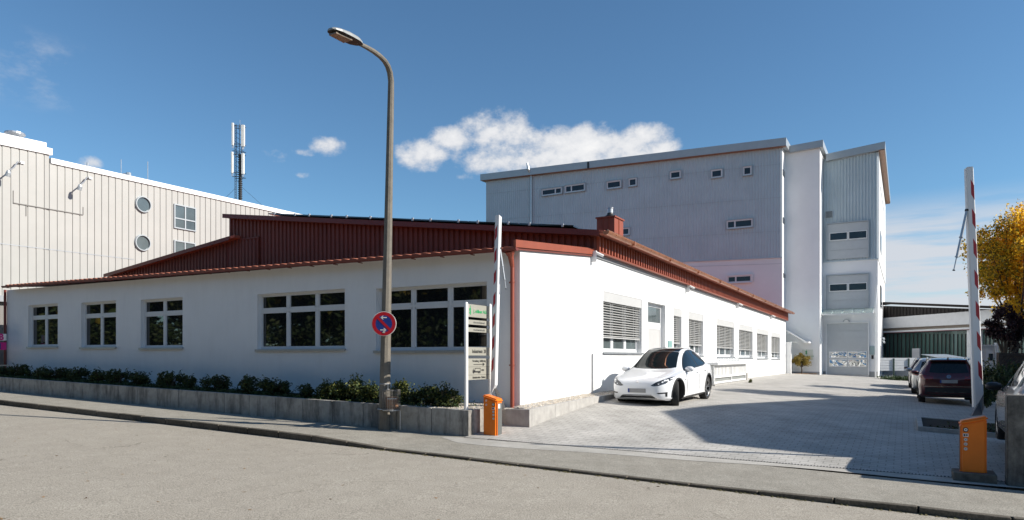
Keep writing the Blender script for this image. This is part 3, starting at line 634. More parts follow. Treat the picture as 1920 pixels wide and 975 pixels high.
# rain pipe and vent stack near the left of the ribbed wall
pb2, pz = ona(996, 318, Ag-.2); bm = NB(); tube(bm, [P(Ag-.2, pb2, -1), P(Ag-.2, pb2, clt(pb2)+.1)], .09, 10); mk('downpipe', bm, M_steel, wh)
bm = NB(); zz = clt(pb2)+.45; tube(bm, [P(Ag-.3, pb2, clt(pb2)), P(Ag-.5, pb2-.15, zz), P(Ag-.5, pb2-.25, zz+.55)], [.10, .13, .10], 8); mk('lightning_rod', bm, M_steel, wh)
pb3 = ona(1102.5, 0, Ag-.5)[0]; bm = NB(); bba(bm, pb3-.08, pb3+.08, Ag-.50, Ag-.40, clt(pb3)-.1, clt(pb3)+.45); mk('edge_joint', bm, M_black, wh)
# side slit windows
for px, py0, py1, b_ in ((1469, 317, 333, bg), (1469, 407, 421, bg), (1470, 512, 522, bg)):
    a0, zt = onb(px-1.6, py0, b_); a1, zb = onb(px+1.6, py1, b_); bm = NB(); bab(bm, a0, a1, b_, b_+.04, zb, zt); mk('side_window', bm, M_tg, wh)
for x0, x1, y0, y1 in ((1648.6, 1656, 350, 400), (1648.5, 1651, 432, 480), (1650, 1652, 535, 580)):
    a0, zt = onb(x0, y0, b3); a1, zb = onb(x1, y1, b3); bm = NB(); bab(bm, a0, a1, b3+.0, b3+.09, zb, zt); mk('side_window', bm, M_tg, wh)
# sectional loading doors
M_door = mat('door_panel', (.47, .49, .50), .45, .03)
def ldoor(x0, x1, y0, y1, strips, nsec, name, glass, label=None):
    b0, zt = ona(x0, y0, A3-.1); b1, zb = ona(x1, y1, A3-.1); o2 = CZ+U*(A3-(.09 if y1 < 490 else .02))
    H = zt-zb; bm = NB(); g = .03
    for i in range(nsec): obox(bm, o2, W, -U, b0, b1, -.0, .06, zb+H*i/nsec+g/2, zb+H*(i+1)/nsec-g/2)
    obox(bm, o2, W, -U, b0+.01, b1-.01, -.01, .035, zb+.01, zt-.01)
    d = mk(name, bm, M_door, wh, label=label)
    bm = NB(); obox(bm, o2, W, -U, b0-.08, b0, 0, .14, zb, zt+.08); obox(bm, o2, W, -U, b1, b1+.08, 0, .14, zb, zt+.08); obox(bm, o2, W, -U, b0, b1, 0, .14, zt, zt+.08); mk('door_frame', bm, M_wpaint if name == 'garage_door' else M_greyt, d)
    for s0, s1, ncol in strips:
        z1_ = ona((x0+x1)/2, s0, A3-.1)[1]; z0_ = ona((x0+x1)/2, s1, A3-.1)[1]
        for k in range(ncol):
            c0 = lerp(b0+.12, b1-.05, k/ncol); c1 = lerp(b0+.12, b1-.05, (k+1)/ncol); bm = NB(); obox(bm, o2, W, -U, c0+.03, c1-.03, .06, .09, z0_, z1_); obox(bm, o2, W, -U, c0+.08, c1-.08, .088, .095, z0_+.05, z1_-.05, 1)
            mk('door_window', bm, [M_wpaint, glass], d)
    return d
M_refl = bpy.data.materials.new('rippled_acrylic'); M_refl.use_nodes = True; t = M_refl.node_tree; p = t.nodes['Principled BSDF']   # warped double glazing that mirrors the drive in curls
p.inputs['Roughness'].default_value = .03; p.inputs['Metallic'].default_value = .9; p.inputs['Base Color'].default_value = (.62, .64, .64, 1)
tcn = t.nodes.new('ShaderNodeTexCoord'); nzz = t.nodes.new('ShaderNodeTexNoise'); nzz.inputs['Scale'].default_value = .8; nzz.inputs['Detail'].default_value = 1.5; nzz.inputs['Distortion'].default_value = 2.5
t.links.new(tcn.outputs['Object'], nzz.inputs['Vector']); bp = t.nodes.new('ShaderNodeBump'); bp.inputs['Strength'].default_value = .9; bp.inputs['Distance'].default_value = .35; t.links.new(nzz.outputs[0], bp.inputs['Height']); t.links.new(bp.outputs[0], p.inputs['Normal'])
ldoor(1551.5, 1628, 421, 482.5, ((434.5, 449.5, 2),), 4, 'loading_door', M_tg, 'upper loading door under the ribbed cladding')
ldoor(1551, 1628, 517.5, 577.5, ((531, 545.5, 2),), 4, 'loading_door', M_tg, 'middle loading door above the glass canopy')
ldoor(1550.5, 1627.5, 607, 703.5, ((658.8, 671.5, 2), (673.8, 688, 2)), 7, 'garage_door', M_refl, 'ground floor garage door with two rows of shiny panes')
bm = NB(); b0, zt = ona(1547, 397, A3-.1); b1, zb = ona(1562, 407.5, A3-.1); o2 = CZ+U*(A3-.04); obox(bm, o2, W, -U, b0, b1, 0, .10, zb, zt)
for i in range(6): z = lerp(zb, zt, (i+.3)/6); obox(bm, o2, W, -U, b0+.06, b1-.06, .10, .14, z, z+.03, 1)
mk('louvre_vent', bm, [M_greyt, mat('vent_dark', (.08, .085, .09), .6, .1)], wh)
# glass canopy over the garage door on steel brackets
cz, _z = ona(1545, 590, A3)[1], 0; zk = ona(1590, 590, A3)[1]
bm = NB(); c0, c1 = b2+.02, b3-.25; dp = 1.7
hexa(bm, [P(A3-dp, c0, zk+.0), P(A3-dp, c1, zk+.0), P(A3-.02, c1, zk+.45), P(A3-.02, c0, zk+.45), P(A3-dp, c0, zk+.02), P(A3-dp, c1, zk+.02), P(A3-.02, c1, zk+.47), P(A3-.02, c0, zk+.47)])
M_cg = bpy.data.materials.new('canopy_glass'); M_cg.use_nodes = True; p = M_cg.node_tree.nodes['Principled BSDF']; p.inputs['Base Color'].default_value = (.85, .95, .92, 1); p.inputs['Transmission Weight'].default_value = .9; p.inputs['Roughness'].default_value = .05; p.inputs['IOR'].default_value = 1.1
cn = mk('canopy', bm, M_cg, wh)
for i in range(6):
    b = lerp(c0+.03, c1-.03, i/5); bm = NB(); hexa(bm, [P(A3-dp-.05, b-.03, zk-.11), P(A3-dp-.05, b+.03, zk-.11), P(A3, b+.03, zk+.22), P(A3, b-.03, zk+.22), P(A3-dp-.05, b-.03, zk-.01), P(A3-dp-.05, b+.03, zk-.01), P(A3, b+.03, zk+.44), P(A3, b-.03, zk+.44)]); mk('canopy_beam', bm, M_wpaint, cn)
bm = NB(); bba(bm, c0, c1, A3-dp-.05, A3-dp+.02, zk-.07, zk-.0); mk('canopy_rail', bm, M_wpaint, cn)
pbx = ona(1641.5, 0, A3-.3)[0]
bm = NB(); tube(bm, [P(A3-.3, pbx, -1.6), P(A3-.3, pbx, zk+.6), P(A3-.1, pbx+.1, zk+2.2)], .055, 8); mk('downpipe', bm, M_wpaint, wh)
# bulkhead lamp, intercom, cameras
bb, zz = ona(1587, 601, A3); bm = NB()
for k in range(7): t0 = math.pi*k/7; t1 = math.pi*(k+1)/7; hexa(bm, [P(A3-y, bb+r*math.cos(t), zz-.1+r*.8*math.sin(t)) for y in (.0, .16) for r, t in ((.17, t0), (.25, t0), (.25, t1), (.17, t1))])
mk('wall_lamp', bm, M_alu, wh); bm = NB(); bba(bm, bb-.16, bb+.16, A3-.13, A3, zz-.12, zz+.06); wl_ = mk('lamp_glass', bm, M_wpaint, wh)
for x0, x1, y0, y1, m_, nm in ((1630.5, 1640, 649, 665, mat('panel_teal', (.35, .45, .45), .3, .05), 'notice_panel'), (1634, 1638, 666, 673, M_black, 'intercom')):
    b0, zt = ona(x0, y0, A3); b1, zb = ona(x1, y1, A3); bm = NB(); bba(bm, b0, b1, A3-.06, A3, zb, zt); mk(nm, bm, m_, wh)
for px, py in ((1651.5, 634), (1652, 640)):
    a0, z0 = onb(px, py, b3+.1); bm = NB(); bab(bm, a0, a0+.1, b3, b3+.3, z0, z0+.06); tube(bm, [P(a0+.05, b3+.3, z0), P(a0-.3, b3+.35, z0-.12)], .07, 8); mk('camera', bm, M_greyt, wh)
for x0, x1, y0, y1 in ((1650.3, 1651.8, 648, 701), (1654, 1657, 650, 701)):
    a0, zt = onb(x0, y0, b3); a1, zb = onb(x1, y1, b3); bm = NB(); bab(bm, a0, a1, b3, b3+.05, zb, zt); mk('side_door', bm, mat('door_pale', (.4, .41, .42), .5, .05), wh)
# plinths
bm = NB(); zz = ona(1505, 697, A2)[1]; bba(bm, bg+.0, b2, A2-.03, A2, -2, zz); mk('plinth', bm, mat('plinth_grey', (.33, .34, .35), .8, .08), wh)
bm = NB(); zz = ona(1545, 696, A3)[1]; bba(bm, b2+.0, ona(1549, 0, A3)[0], A3-.03, A3, -2, zz); mk('plinth', bm, MATS['plinth_grey'], wh); bm = NB(); bba(bm, ona(1629.5, 0, A3)[0], b3, A3-.03, A3, -2, zz); mk('plinth', bm, MATS['plinth_grey'], wh)
# glass entrance canopy and sign plate on the stair tower
bm = NB(); a0, z0 = onb(1466, 621, .05); q0 = ona(1467, 618, A2-.25); q1 = ona(1514, 642.5, A2-.25)
hexa(bm, [P(A2-1.7, bg+.15, q0[1]-.02), P(A2-.0, bg+.15, q0[1]-.02), P(A2-.0, q1[0], q1[1]), P(A2-1.7, q1[0], q1[1]), P(A2-1.7, bg+.15, q0[1]+.02), P(A2-.0, bg+.15, q0[1]+.02), P(A2-.0, q1[0], q1[1]+.04), P(A2-1.7, q1[0], q1[1]+.04)])
ec = mk('entrance_canopy', bm, M_cg, wh)
bm = NB()
for aa in (A2-1.72, A2-.05):
    hexa(bm, [P(aa, bg+.1, q0[1]-.05), P(aa+.06, bg+.1, q0[1]-.05), P(aa+.06, q1[0]+.1, q1[1]-.04), P(aa, q1[0]+.1, q1[1]-.04), P(aa, bg+.1, q0[1]+.04), P(aa+.06, bg+.1, q0[1]+.04), P(aa+.06, q1[0]+.1, q1[1]+.05), P(aa, q1[0]+.1, q1[1]+.05)])
    bba(bm, bg+.1, q1[0]-.4, aa+.01, aa+.04, q1[1]-.0, q1[1]+.04)
bba(bm, q1[0]-.1, q1[0]+.25, A2-1.75, A2, q1[1]-.05, q1[1]+.06); mk('canopy_frame', bm, M_wpaint, ec)
M_green = mat('logo_green', (.02, .30, .10), .5, .03); M_black2 = mat('print_black', (.02, .02, .02), .6, .05); M_brd = mat('sign_beige', (.31, .30, .255), .4, .03)
def text(body, size, org, ex, ey, m, par, thick=.004, bold=0, align='LEFT', name='lettering', sx=1.0):
    cu = bpy.data.curves.new('t', 'FONT'); cu.body = body; cu.size = size; cu.extrude = thick/2; cu.offset = bold; cu.align_x = align; cu.resolution_u = 3
    o = bpy.data.objects.new('t', cu); C.objects.link(o); dg = bpy.context.evaluated_depsgraph_get(); me = bpy.data.meshes.new_from_object(o.evaluated_get(dg))
    bpy.data.objects.remove(o); ez = ex.cross(ey)
    for v in me.vertices: c = v.co.copy(); v.co = org + ex*(c.x*sx) + ey*c.y + ez*c.z - (ORG[par] if par is not None else Vector())
    me.materials.clear(); me.materials.append(m); me.name = name
    ob = bpy.data.objects.new(name, me); C.objects.link(ob); ob.parent = par; ORG[ob] = ORG[par]; return ob
ZV = Vector((0, 0, 1))
def logo(org, ex, ey, h, m, par, name='company_logo'):              # an S struck through by a leaning bar with a dot: the firm's emblem
    o = text('S', h*.86, org-ex*h*.27+ey*h*.17, ex, ey, m, par, bold=h*.028, name=name)
    bm = NB(); ez = ex.cross(ey)
    obox(bm, org+ez*.004, ex, ez, -h*.05, h*.05, -.002, .003, 0, 1) if False else None
    prism(bm, [org+ex*(-h*.06)+ey*0, org+ex*(h*.06)+ey*(h*.05), org+ex*(h*.06)+ey*(h*.87), org+ex*(-h*.06)+ey*(h*.84)], ez*.004)
    disc(bm, org+ey*(h*.99)+ez*.003, ex, ey, h*.075, 12)
    mk('emblem_bar', bm, m, par); return o
b0, zt = ona(1504, 655.5, A2); b1, zb = ona(1524.5, 674.5, A2); bm = NB(); bba(bm, b0, b1, A2-.04, A2-.002, zb, zt); sp = mk('sign_plate', bm, mat('plate_pale', (.62, .65, .60), .35, .03), wh)
lb, lz = ona(1512.5, 665, A2); logo(P(A2-.045, lb, lz), W, ZV, .36, M_green, sp); text('j. söllner AG', .14, P(A2-.045, lb-.2, lz-.17), W, ZV, M_green, sp)
# ------------------------------------------------------------------ PALE METAL-CLAD FACTORY on the left
BL = bL - 1.9
lf = root('clad_factory', 'pale beige factory clad in vertical metal panels with two round windows', 'building', P(4, BL, -1.0))
M_cream = mat('panel_beige', (.39, .385, .365), .5, .04, .5); M_seam = mat('panel_seam', (.20, .19, .18), .7, .05); M_wt = mat('parapet_white', (.86, .86, .86), .5, .01)
aS = onb(92, 0, BL)[0]; aE = onb(520, 0, BL)[0] + 8; a0L = .3
y1 = lambda px: 272 + (290-272)*(px-2)/88; y2 = lambda px: 301.5+(390-301.5)*(px-92)/(500-92)
zt1a = onb(2, y1(2), BL); zt1b = onb(90, y1(90), BL); l1 = lin(zt1a[0], zt1a[1], zt1b[0], zt1b[1])
q0 = onb(92, 306, BL); q1 = onb(500, 395, BL); l2 = lin(q0[0], q0[1], q1[0], q1[1])
zbt = onb(5, 555, BL)[1]
bm = NB()
def panels(bm, a0, a1, zb, zt):                                     # flat trays with a recessed seam between them
    corrug(bm, lambda s, t: P(s, BL+t), a0, a1, .335, .035, zb, zt, duty=.88, ramp=.03)
panels(bm, a0L, aS, lambda s: zbt, l1); panels(bm, aS, aE, lambda s: zbt, l2); mk('wall_panels', bm, M_cream, lf)
bm = NB(); bab(bm, a0L, aS, BL-.1, BL-.003, zbt, (l1(a0L), l1(aS))); bab(bm, aS, aE, BL-.1, BL-.003, zbt, (l2(aS), l2(aE)))
bab(bm, a0L, aE, BL-8, BL-.1, -1.6, zbt+.2); bab(bm, a0L, aS, BL-8, BL-.1, zbt, (l1(a0L), l1(aS))); bab(bm, aS, aE, BL-8, BL-.1, zbt, (l2(aS), l2(aE))); mk('core', bm, M_seam, lf)
bm = NB(); bab(bm, a0L, aS+.1, BL-8, BL+.10, (l1(a0L)-.0, l1(aS)-.0), (l1(a0L)+.30, l1(aS)+.30)); bab(bm, a0L, aS-.12, BL-8, BL+.03, (l1(a0L)+.30, l1(aS)+.30), (l1(a0L)+.52, l1(aS)+.52))
bab(bm, aS+.05, aE+.2, BL-8, BL+.10, (l2(aS), l2(aE)), (l2(aS)+.24, l2(aE)+.24)); mk('parapet', bm, M_wt, lf)
bm = NB(); zr0 = onb(5, 458, BL)[1]; zr1 = onb(250, 487, BL)
bab(bm, a0L, zr1[0], BL+.03, BL+.045, (zr0, zr1[1]), (zr0+.03, zr1[1]+.03)); bab(bm, a0L, aE, BL-.1, BL+.14, zbt-.25, zbt+.02); mk('panel_trim', bm, M_alu, lf)
for px, py in ((268, 383.5), (267, 455.5)):
    a, z = onb(px, py, BL+.05); c = P(a, BL+.05, z); r = 14.2/FPX*c.y
    bm = NB(); disc(bm, c, U, ZV, r*1.1, 36, 0, r*.9)
    for k in range(36):
        t0 = 2*math.pi*k/36; t1 = 2*math.pi*(k+1)/36; f = lambda t, rr_, d: c+U*(rr_*math.cos(t))+ZV*(rr_*math.sin(t))+W*d
        quad(bm, f(t0, r*1.08, 0), f(t1, r*1.08, 0), f(t1, r*1.04, .09), f(t0, r*1.04, .09)); quad(bm, f(t0, r*1.04, .09), f(t1, r*1.04, .09), f(t1, r*.93, .09), f(t0, r*.93, .09)); quad(bm, f(t0, r*.93, .09), f(t1, r*.93, .09), f(t1, r*.92, 0), f(t0, r*.92, 0))
    w = mk('round_window', bm, M_greyt, lf); bm = NB(); disc(bm, c+W*.012, U, ZV, r*.9, 30); mk('pane', bm, M_glassg, w)
for x0, x1, y0, y1_, zs in ((326, 367, 384, 431, (.42,)), (326, 366, 451, 486, ())):
    a0, zt = onb(x0, y0, BL+.06); a1, _ = onb(x1, y0, BL+.06); zt = onb((x0+x1)/2, y0+2, BL+.06)[1]; zb = onb((x0+x1)/2, y1_, BL+.06)[1]
    window(lf, CZ+W*(BL+.06), U, W, a0, a1, zb, zt, (.5,), zs, fw=.06, t0=-.02, fm=M_greyt, gm=M_glassg, sill=False, sash=False)
for px, py, hx, hy in ((40, 305, 16, 324), (168, 334, 150, 350)):   # swan-neck wall lamps
    a, z = onb(px, py, BL+.05); p0 = P(a, BL+.05, z)
    ah, zh_ = onb(hx, hy, BL+.55); ph = P(ah, BL+.55, zh_); bm = NB(); tube(bm, [p0, p0.lerp(ph, .3)+ZV*.16, p0.lerp(ph, .6)+ZV*.05, ph+ZV*.08], .028, 8)
    bab(bm, a-.05, a+.10, BL+.03, BL+.09, z-.05, z+.06)
    l = mk('wall_lamp', bm, M_steel, lf); bm = NB(); tube(bm, [ph+Vector((0, 0, .1)), ph, ph-Vector((.05, 0, .16))], [.06, .10, .11], 10); mk('lamp_shade', bm, M_greyt, l)
bm = NB(); a0, z0 = onb(24.5, 381, BL+.05); a1, z1 = onb(155.5, 403.5, BL+.05); bab(bm, a0, a1, BL+.045, BL+.07, (z0, z1), (z0+.035, z1+.035))
for px, y0, y1_ in ((24.5, 357, 381), (48.5, 383, 405), (155.5, 388, 403)): a, z = onb(px, y0, BL+.05); _, zz = onb(px, y1_, BL+.05); bab(bm, a, a+.025, BL+.045, BL+.06, zz, z)
mk('sign_rail', bm, M_seam, lf)
p = at(28, 254, 32); bm = NB(); tube(bm, [p-ZV*.9, p], .2, 14); tube(bm, [p-ZV*.02, p+ZV*.05, p+ZV*.12, p+ZV*.16], [.22, .42, .40, .1], 16); mk('roof_vent', bm, M_steel, lf)
for px, y0, y1_, r in ((227, 299, 332, .018), (277, 303, 338, .02), (164, 305, 313, .05), (241, 324, 330, .14), (233, 325, 330, .08)):
    d = 40; bm = NB(); tube(bm, [at(px, y1_+8, d), at(px, y0, d)], r, 8); mk('lightning_rod' if r < .03 else 'roof_pipe', bm, M_steel, lf)
# advertising board by the left end
zS = street(bL); p0 = at(12.5, 626, 27.2); bm = NB(); sb_ = root('advertising_board', 'small white and magenta advertising board cut by the left edge of the street', 'sign', P(*ab(p0), -1.1))
bm = NB(); e = Vector((1, 0, 0)); n = Vector((0, -1, 0)); ob_ = Vector((p0.x, p0.y, 0)); k = p0.y/FPX
obox(bm, ob_, e, n, -1.6, 0, 0, .04, (HOR-638.5)*k, (HOR-626)*k); mk('upper_panel', bm, M_wpaint, sb_)
M_mag = mat('magenta', (.60, .01, .22), .4, .03)
bm = NB(); obox(bm, ob_, e, n, -1.6, 0, 0, .04, (HOR-656)*k, (HOR-642)*k); mk('lower_panel', bm, M_mag, sb_)
text('B', .34, ob_+Vector((-.28, -.045, (HOR-637.2)*k)), e, ZV, M_mag, sb_, bold=.015)
bm = NB(); obox(bm, ob_, e, n, -.42, -.20, .04, .046, (HOR-654.5)*k, (HOR-643.5)*k); mk('blue_field', bm, mat('sign_blue', (.02, .04, .25), .4, .03), sb_); text('P', .2, ob_+Vector((-.37, -.05, (HOR-652.5)*k)), e, ZV, M_wpaint, sb_)
bm = NB()
for x in (-.9,): tube(bm, [ob_+Vector((x, .05, -1.6)), ob_+Vector((x, .05, (HOR-626)*k))], .04, 8)
obox(bm, ob_, e, n, -1.6, -.1, -.3, -.25, -.75, -.70); obox(bm, ob_, e, n, -1.6, -.1, -.3, -.25, -.35, -.30); mk('post', bm, M_steel, sb_)
# ------------------------------------------------------------------ mobile phone mast
d = 52.0; pm = at(450, 390, d); mast = root('phone_mast', 'lattice mobile phone mast with white panel antennas rising behind the beige factory', 'antenna mast', (pm.x, pm.y, pm.z-3))
k = d/FPX; zz = lambda y: (HOR-y)*k; X = lambda x: (x-960)*k; M_dk = mat('mast_dark', (.035, .037, .04), .6, .1, metal=.3); M_ant = mat('antenna_white', (.74, .72, .67), .4, .05)
bm = NB(); tube(bm, [Vector((X(450.5), d, pm.z-3)), Vector((X(450.5), d, zz(290)))], [.13, .10], 10)
for y in range(292, 376, 4): tube(bm, [Vector((X(450.5), d, zz(y))), Vector((X(450.5), d, zz(y)+.04))], .16, 10)
mk('pole', bm, M_dk, mast)
bm = NB()
for x in (441.5, 444, 450, 454): tube(bm, [Vector((X(x), d-.1, zz(378 if x < 445 else 300))), Vector((X(x), d-.1, zz(234)))], .022, 6)
for y in range(236, 378, 5): tube(bm, [Vector((X(441.5), d-.1, zz(y))), Vector((X(444.5), d-.1, zz(y)))], .015, 5)
for y in (238, 272, 285, 291, 325, 333): 
    for s in (-.3, .3): tube(bm, [Vector((X(439), d+s, zz(y))), Vector((X(459.5), d+s*.5, zz(y)))], .025, 6)
for y in range(240, 340, 9): tube(bm, [Vector((X(444), d-.1, zz(y))), Vector((X(454), d+.1, zz(y+6)))], .015, 5)
mk('lattice', bm, M_dk, mast)
bm = NB(); tube(bm, [Vector((X(450), d, zz(240))), Vector((X(450), d, zz(225)))], .012, 6); mk('lightning_rod', bm, M_steel, mast)
bm = NB(); tube(bm, [Vector((X(442), d, zz(352))), Vector((X(422), d, zz(372)))], .01, 5); tube(bm, [Vector((X(455), d, zz(352))), Vector((X(478), d+2, zz(378)))], .01, 5); mk('stay_wire', bm, M_dk, mast)
for x, w_, y0, y1_, dy in ((439.5, .075, 233, 275, -.3), (453.2, .05, 238, 273, .3), (458.5, .13, 237, 277, -.3), (438.5, .075, 287, 327, -.3), (457.5, .10, 289, 328, -.2)):
    bm = NB(); hexa(bm, [Vector((X(x)+sx*w_, d+dy+sy*.08, zz(y))) for y in (y1_, y0) for sx, sy in ((-1, -1), (1, -1), (1, 1), (-1, 1))]); bmesh.ops.bevel(bm, geom=list(bm.edges), offset=.02, segments=1, affect='EDGES'); an = mk('antenna', bm, M_ant, mast)
    bm = NB(); 
    for s in (-.04, .04): tube(bm, [Vector((X(x)+s, d+dy, zz(y1_))), Vector((X(x)+s, d+dy, zz(y1_+5)))], .025, 6)
    mk('cable_plug', bm, M_steel, an)
# ------------------------------------------------------------------ hall with dark gable and green glazing, far right
pA = at(1640, 700, 66); pB = at(1935, 700, 52); e = (pB-pA); e.z = 0; Lh = e.length; e.normalize(); n = Vector((e.y, -e.x, 0)); oh = Vector((pA.x, pA.y, 0))
def onh(px, py):
    r = (px-960)/FPX; s = (r*oh.y-oh.x)/(e.x-r*e.y); dd = oh.y+e.y*s; return s, (HOR-py)/FPX*dd
hall = root('glazed_hall', 'low distant hall with dark boarded gable, white band and green translucent glazing', 'building', oh+e*8+Vector((0, 0, -1.7)))
def hb(bm, x0, x1, ya0, ya1, yb0, yb1, t0, t1, mi=0):               # band between image lines at x0 and x1 (top ya, bottom yb)
    s0, za0 = onh(x0, ya0); s1, za1 = onh(x1, ya1); _, zb0 = onh(x0, yb0); _, zb1 = onh(x1, yb1); obox(bm, oh, e, n, s0, s1, t0, t1, (zb0, zb1), (za0, za1), mi)
M_hroof = mat('hall_roof', (.035, .03, .028), .95, .1, 3, spec=.1); M_dgab = mat('dark_boarding', (.04, .034, .032), .7, .1, 4); M_band = mat('band_white', (.66, .67, .68), .7, .04)
s0, z0 = onh(1645, 600); s1, z1 = onh(1925, 577)
bm = NB(); corrug(bm, lambda s, t: oh+e*s+n*(t-.3), s0, s1, .35, .06, lambda s: 2.0, lin(s0, onh(1645, 573)[1], s1, onh(1925, 582)[1]), duty=.6, ramp=.05); mk('gable_boarding', bm, M_dgab, hall)
bm = NB(); hb(bm, 1671, 1925, 566.5, 576, 570.5, 581, .0, 1.0); hb(bm, 1640, 1671, 571, 566.5, 575, 570.5, .0, 1.0)
obox(bm, oh, e, n, s0, s1, -12, -.4, 0, lin(s0, 4.8, s1, 4.2)(s0) if False else 3.9); mk('roof', bm, M_hroof, hall)
bm = NB(); hb(bm, 1640, 1925, 598, 576, 617, 603, .0, .35); mk('upper_band', bm, M_band, hall)
bm = NB(); hb(bm, 1640, 1925, 617, 603, 622, 609, -.3, .1); mk('recess_band', bm, mat('band_brown', (.25, .21, .17), .7, .05), hall)
bm = NB(); hb(bm, 1640, 1925, 622, 609, 625, 613, -.3, .35); mk('lower_band', bm, M_band, hall)
bm = NB(); hb(bm, 1640, 1925, 625, 613, 626.2, 614.4, -.3, .36); mk('maroon_strip', bm, mat('maroon', (.12, .02, .03), .5, .05), hall)
M_tl = bpy.data.materials.new('green_glazing'); M_tl.use_nodes = True; t = M_tl.node_tree; p = t.nodes['Principled BSDF']; p.inputs['Roughness'].default_value = .25
tcn = t.nodes.new('ShaderNodeTexCoord'); mp = t.nodes.new('ShaderNodeMapping'); mp.inputs['Scale'].default_value = (1.1, 1.1, .02); nz_ = t.nodes.new('ShaderNodeTexNoise'); nz_.inputs['Scale'].default_value = 1.3; nz_.inputs['Detail'].default_value = 3
r = t.nodes.new('ShaderNodeValToRGB'); r.color_ramp.interpolation = 'CONSTANT'; r.color_ramp.elements[0].color = (.05, .095, .085, 1); r.color_ramp.elements[1].position = .5; r.color_ramp.elements[1].color = (.07, .13, .115, 1); q = r.color_ramp.elements.new(.6); q.color = (.12, .19, .18, 1)
t.links.new(tcn.outputs['Object'], mp.inputs[0]); t.links.new(mp.outputs[0], nz_.inputs['Vector']); t.links.new(nz_.outputs[0], r.inputs[0]); t.links.new(r.outputs[0], p.inputs['Base Color'])
bm = NB(); hb(bm, 1640, 1925, 626, 614, 672, 672, -.3, -.05)
x = 1645
while x < 1920: hb(bm, x, x+.7, 626, 626, 671, 671, -.05, .03, 1) if x < 1815 or x > 1840 else None; x += 7.5
mk('glazing', bm, [M_tl, MATS['dark_boarding']], hall)
bm = NB(); hb(bm, 1816, 1842, 617, 615, 705, 705, -.05, .2); hb(bm, 1640, 1925, 672, 672, 706, 706, -.3, -.02); mk('pier', bm, M_band, hall)
bm = NB(); hb(bm, 1712, 1725.5, 653.5, 653, 675, 675, -.02, .12)
dr = mk('service_door', bm, M_band, hall); bm = NB(); hb(bm, 1714, 1723.5, 656, 656, 675, 675, .12, .14); mk('door_leaf', bm, MATS['joint_grey'], dr)
# white fence boards with dark posts in front of the hall, and the grass strip
ff = root('board_fence', 'white horizontal board fence with dark green posts before the distant hall', 'fence', at(1690, 700, 50)); k = 50/FPX
bm = NB()
for i in range(5): obox(bm, Vector((0, 50, 0)), Vector((1, 0, 0)), Vector((0, -1, 0)), (1650-960)*k, (1800-960)*k, 0, .03, (HOR-695+i*4.9)*k, (HOR-695+i*4.9+4.4)*k)
mk('boards', bm, M_band, ff)
for px in (1675, 1703, 1731, 1759): bm = NB(); obox(bm, Vector((0, 50, 0)), Vector((1, 0, 0)), Vector((0, -1, 0)), (px-961)*k, (px-959)*k, .03, .10, -1.9, (HOR-672)*k); mk('post', bm, mat('post_green', (.02, .05, .035), .5, .1), ff)
# white shed, small green roof lean-to and boarded fence on the right
sd = root('white_shed', 'small white panelled shed with a door and window beside the brown fence', 'shed', at(1857, 716, 27)); k = 27/FPX; o3 = Vector((0, 27, 0)); ex = Vector((1, 0, 0)); ny = Vector((0, -1, 0))
bm = NB(); obox(bm, o3, ex, ny, (1836-960)*k, (1870-960)*k, -.5, 0, (HOR-722)*k, (HOR-649)*k)
x = 1836
while x < 1869: obox(bm, o3, ex, ny, (x-960)*k, (x+1.9-960)*k, 0, .012, (HOR-722)*k, (HOR-650)*k); x += 2.3
mk('wall', bm, M_wpaint, sd)
bm = NB(); obox(bm, o3, ex, ny, (1834-960)*k, (1872-960)*k, -.6, .08, (HOR-649)*k, (HOR-646.5)*k); mk('roof', bm, M_wpaint, sd)
bm = NB(); obox(bm, o3, ex, ny, (1848-960)*k, (1862-960)*k, .012, .05, (HOR-713)*k, (HOR-658)*k); dd = mk('door', bm, M_wpaint, sd)
bm = NB(); obox(bm, o3, ex, ny, (1852-960)*k, (1860-960)*k, .05, .06, (HOR-676)*k, (HOR-663)*k); mk('pane', bm, MATS['joint_grey'] if False else M_tg, dd)
bm = NB(); obox(bm, o3, ex, ny, (1863.5-960)*k, (1868-960)*k, .02, .14, (HOR-722)*k, (HOR-644)*k); obox(bm, o3, ex, ny, (1863-960)*k, (1868.6-960)*k, .01, .16, (HOR-644)*k, (HOR-643)*k); o = mk('gate_post', bm, M_wpaint, origin=at(1866, 720, 26.9)); tag(o, 'square white gate post with flat cap between shed and brown fence', 'post')
bf = root('plank_fence', 'dark brown diagonal plank fence panel behind the silver car', 'fence', at(1895, 745, 21)); k = 21/FPX; o3 = Vector((0, 21, 0)); M_brown = mat('fence_brown', (.075, .048, .035), .8, .25, 5, .3, 40)
for x0, x1 in ((1869, 1874), (1934, 1940)): bm = NB(); obox(bm, o3, ex, ny, (x0-960)*k, (x1-960)*k, -.02, .09, -1.7, (HOR-661)*k); mk('post', bm, M_brown, bf)
bm = NB(); obox(bm, o3, ex, ny, (1874-960)*k, (1934-960)*k, 0, .07, (HOR-667)*k, (HOR-662)*k); obox(bm, o3, ex, ny, (1874-960)*k, (1934-960)*k, 0, .07, -1.5, -1.42); mk('rail', bm, M_brown, bf)
bm = NB(); xL, xR, zb_, zt_ = (1874-960)*k, (1934-960)*k, -1.42, (HOR-667)*k; c = -4.0
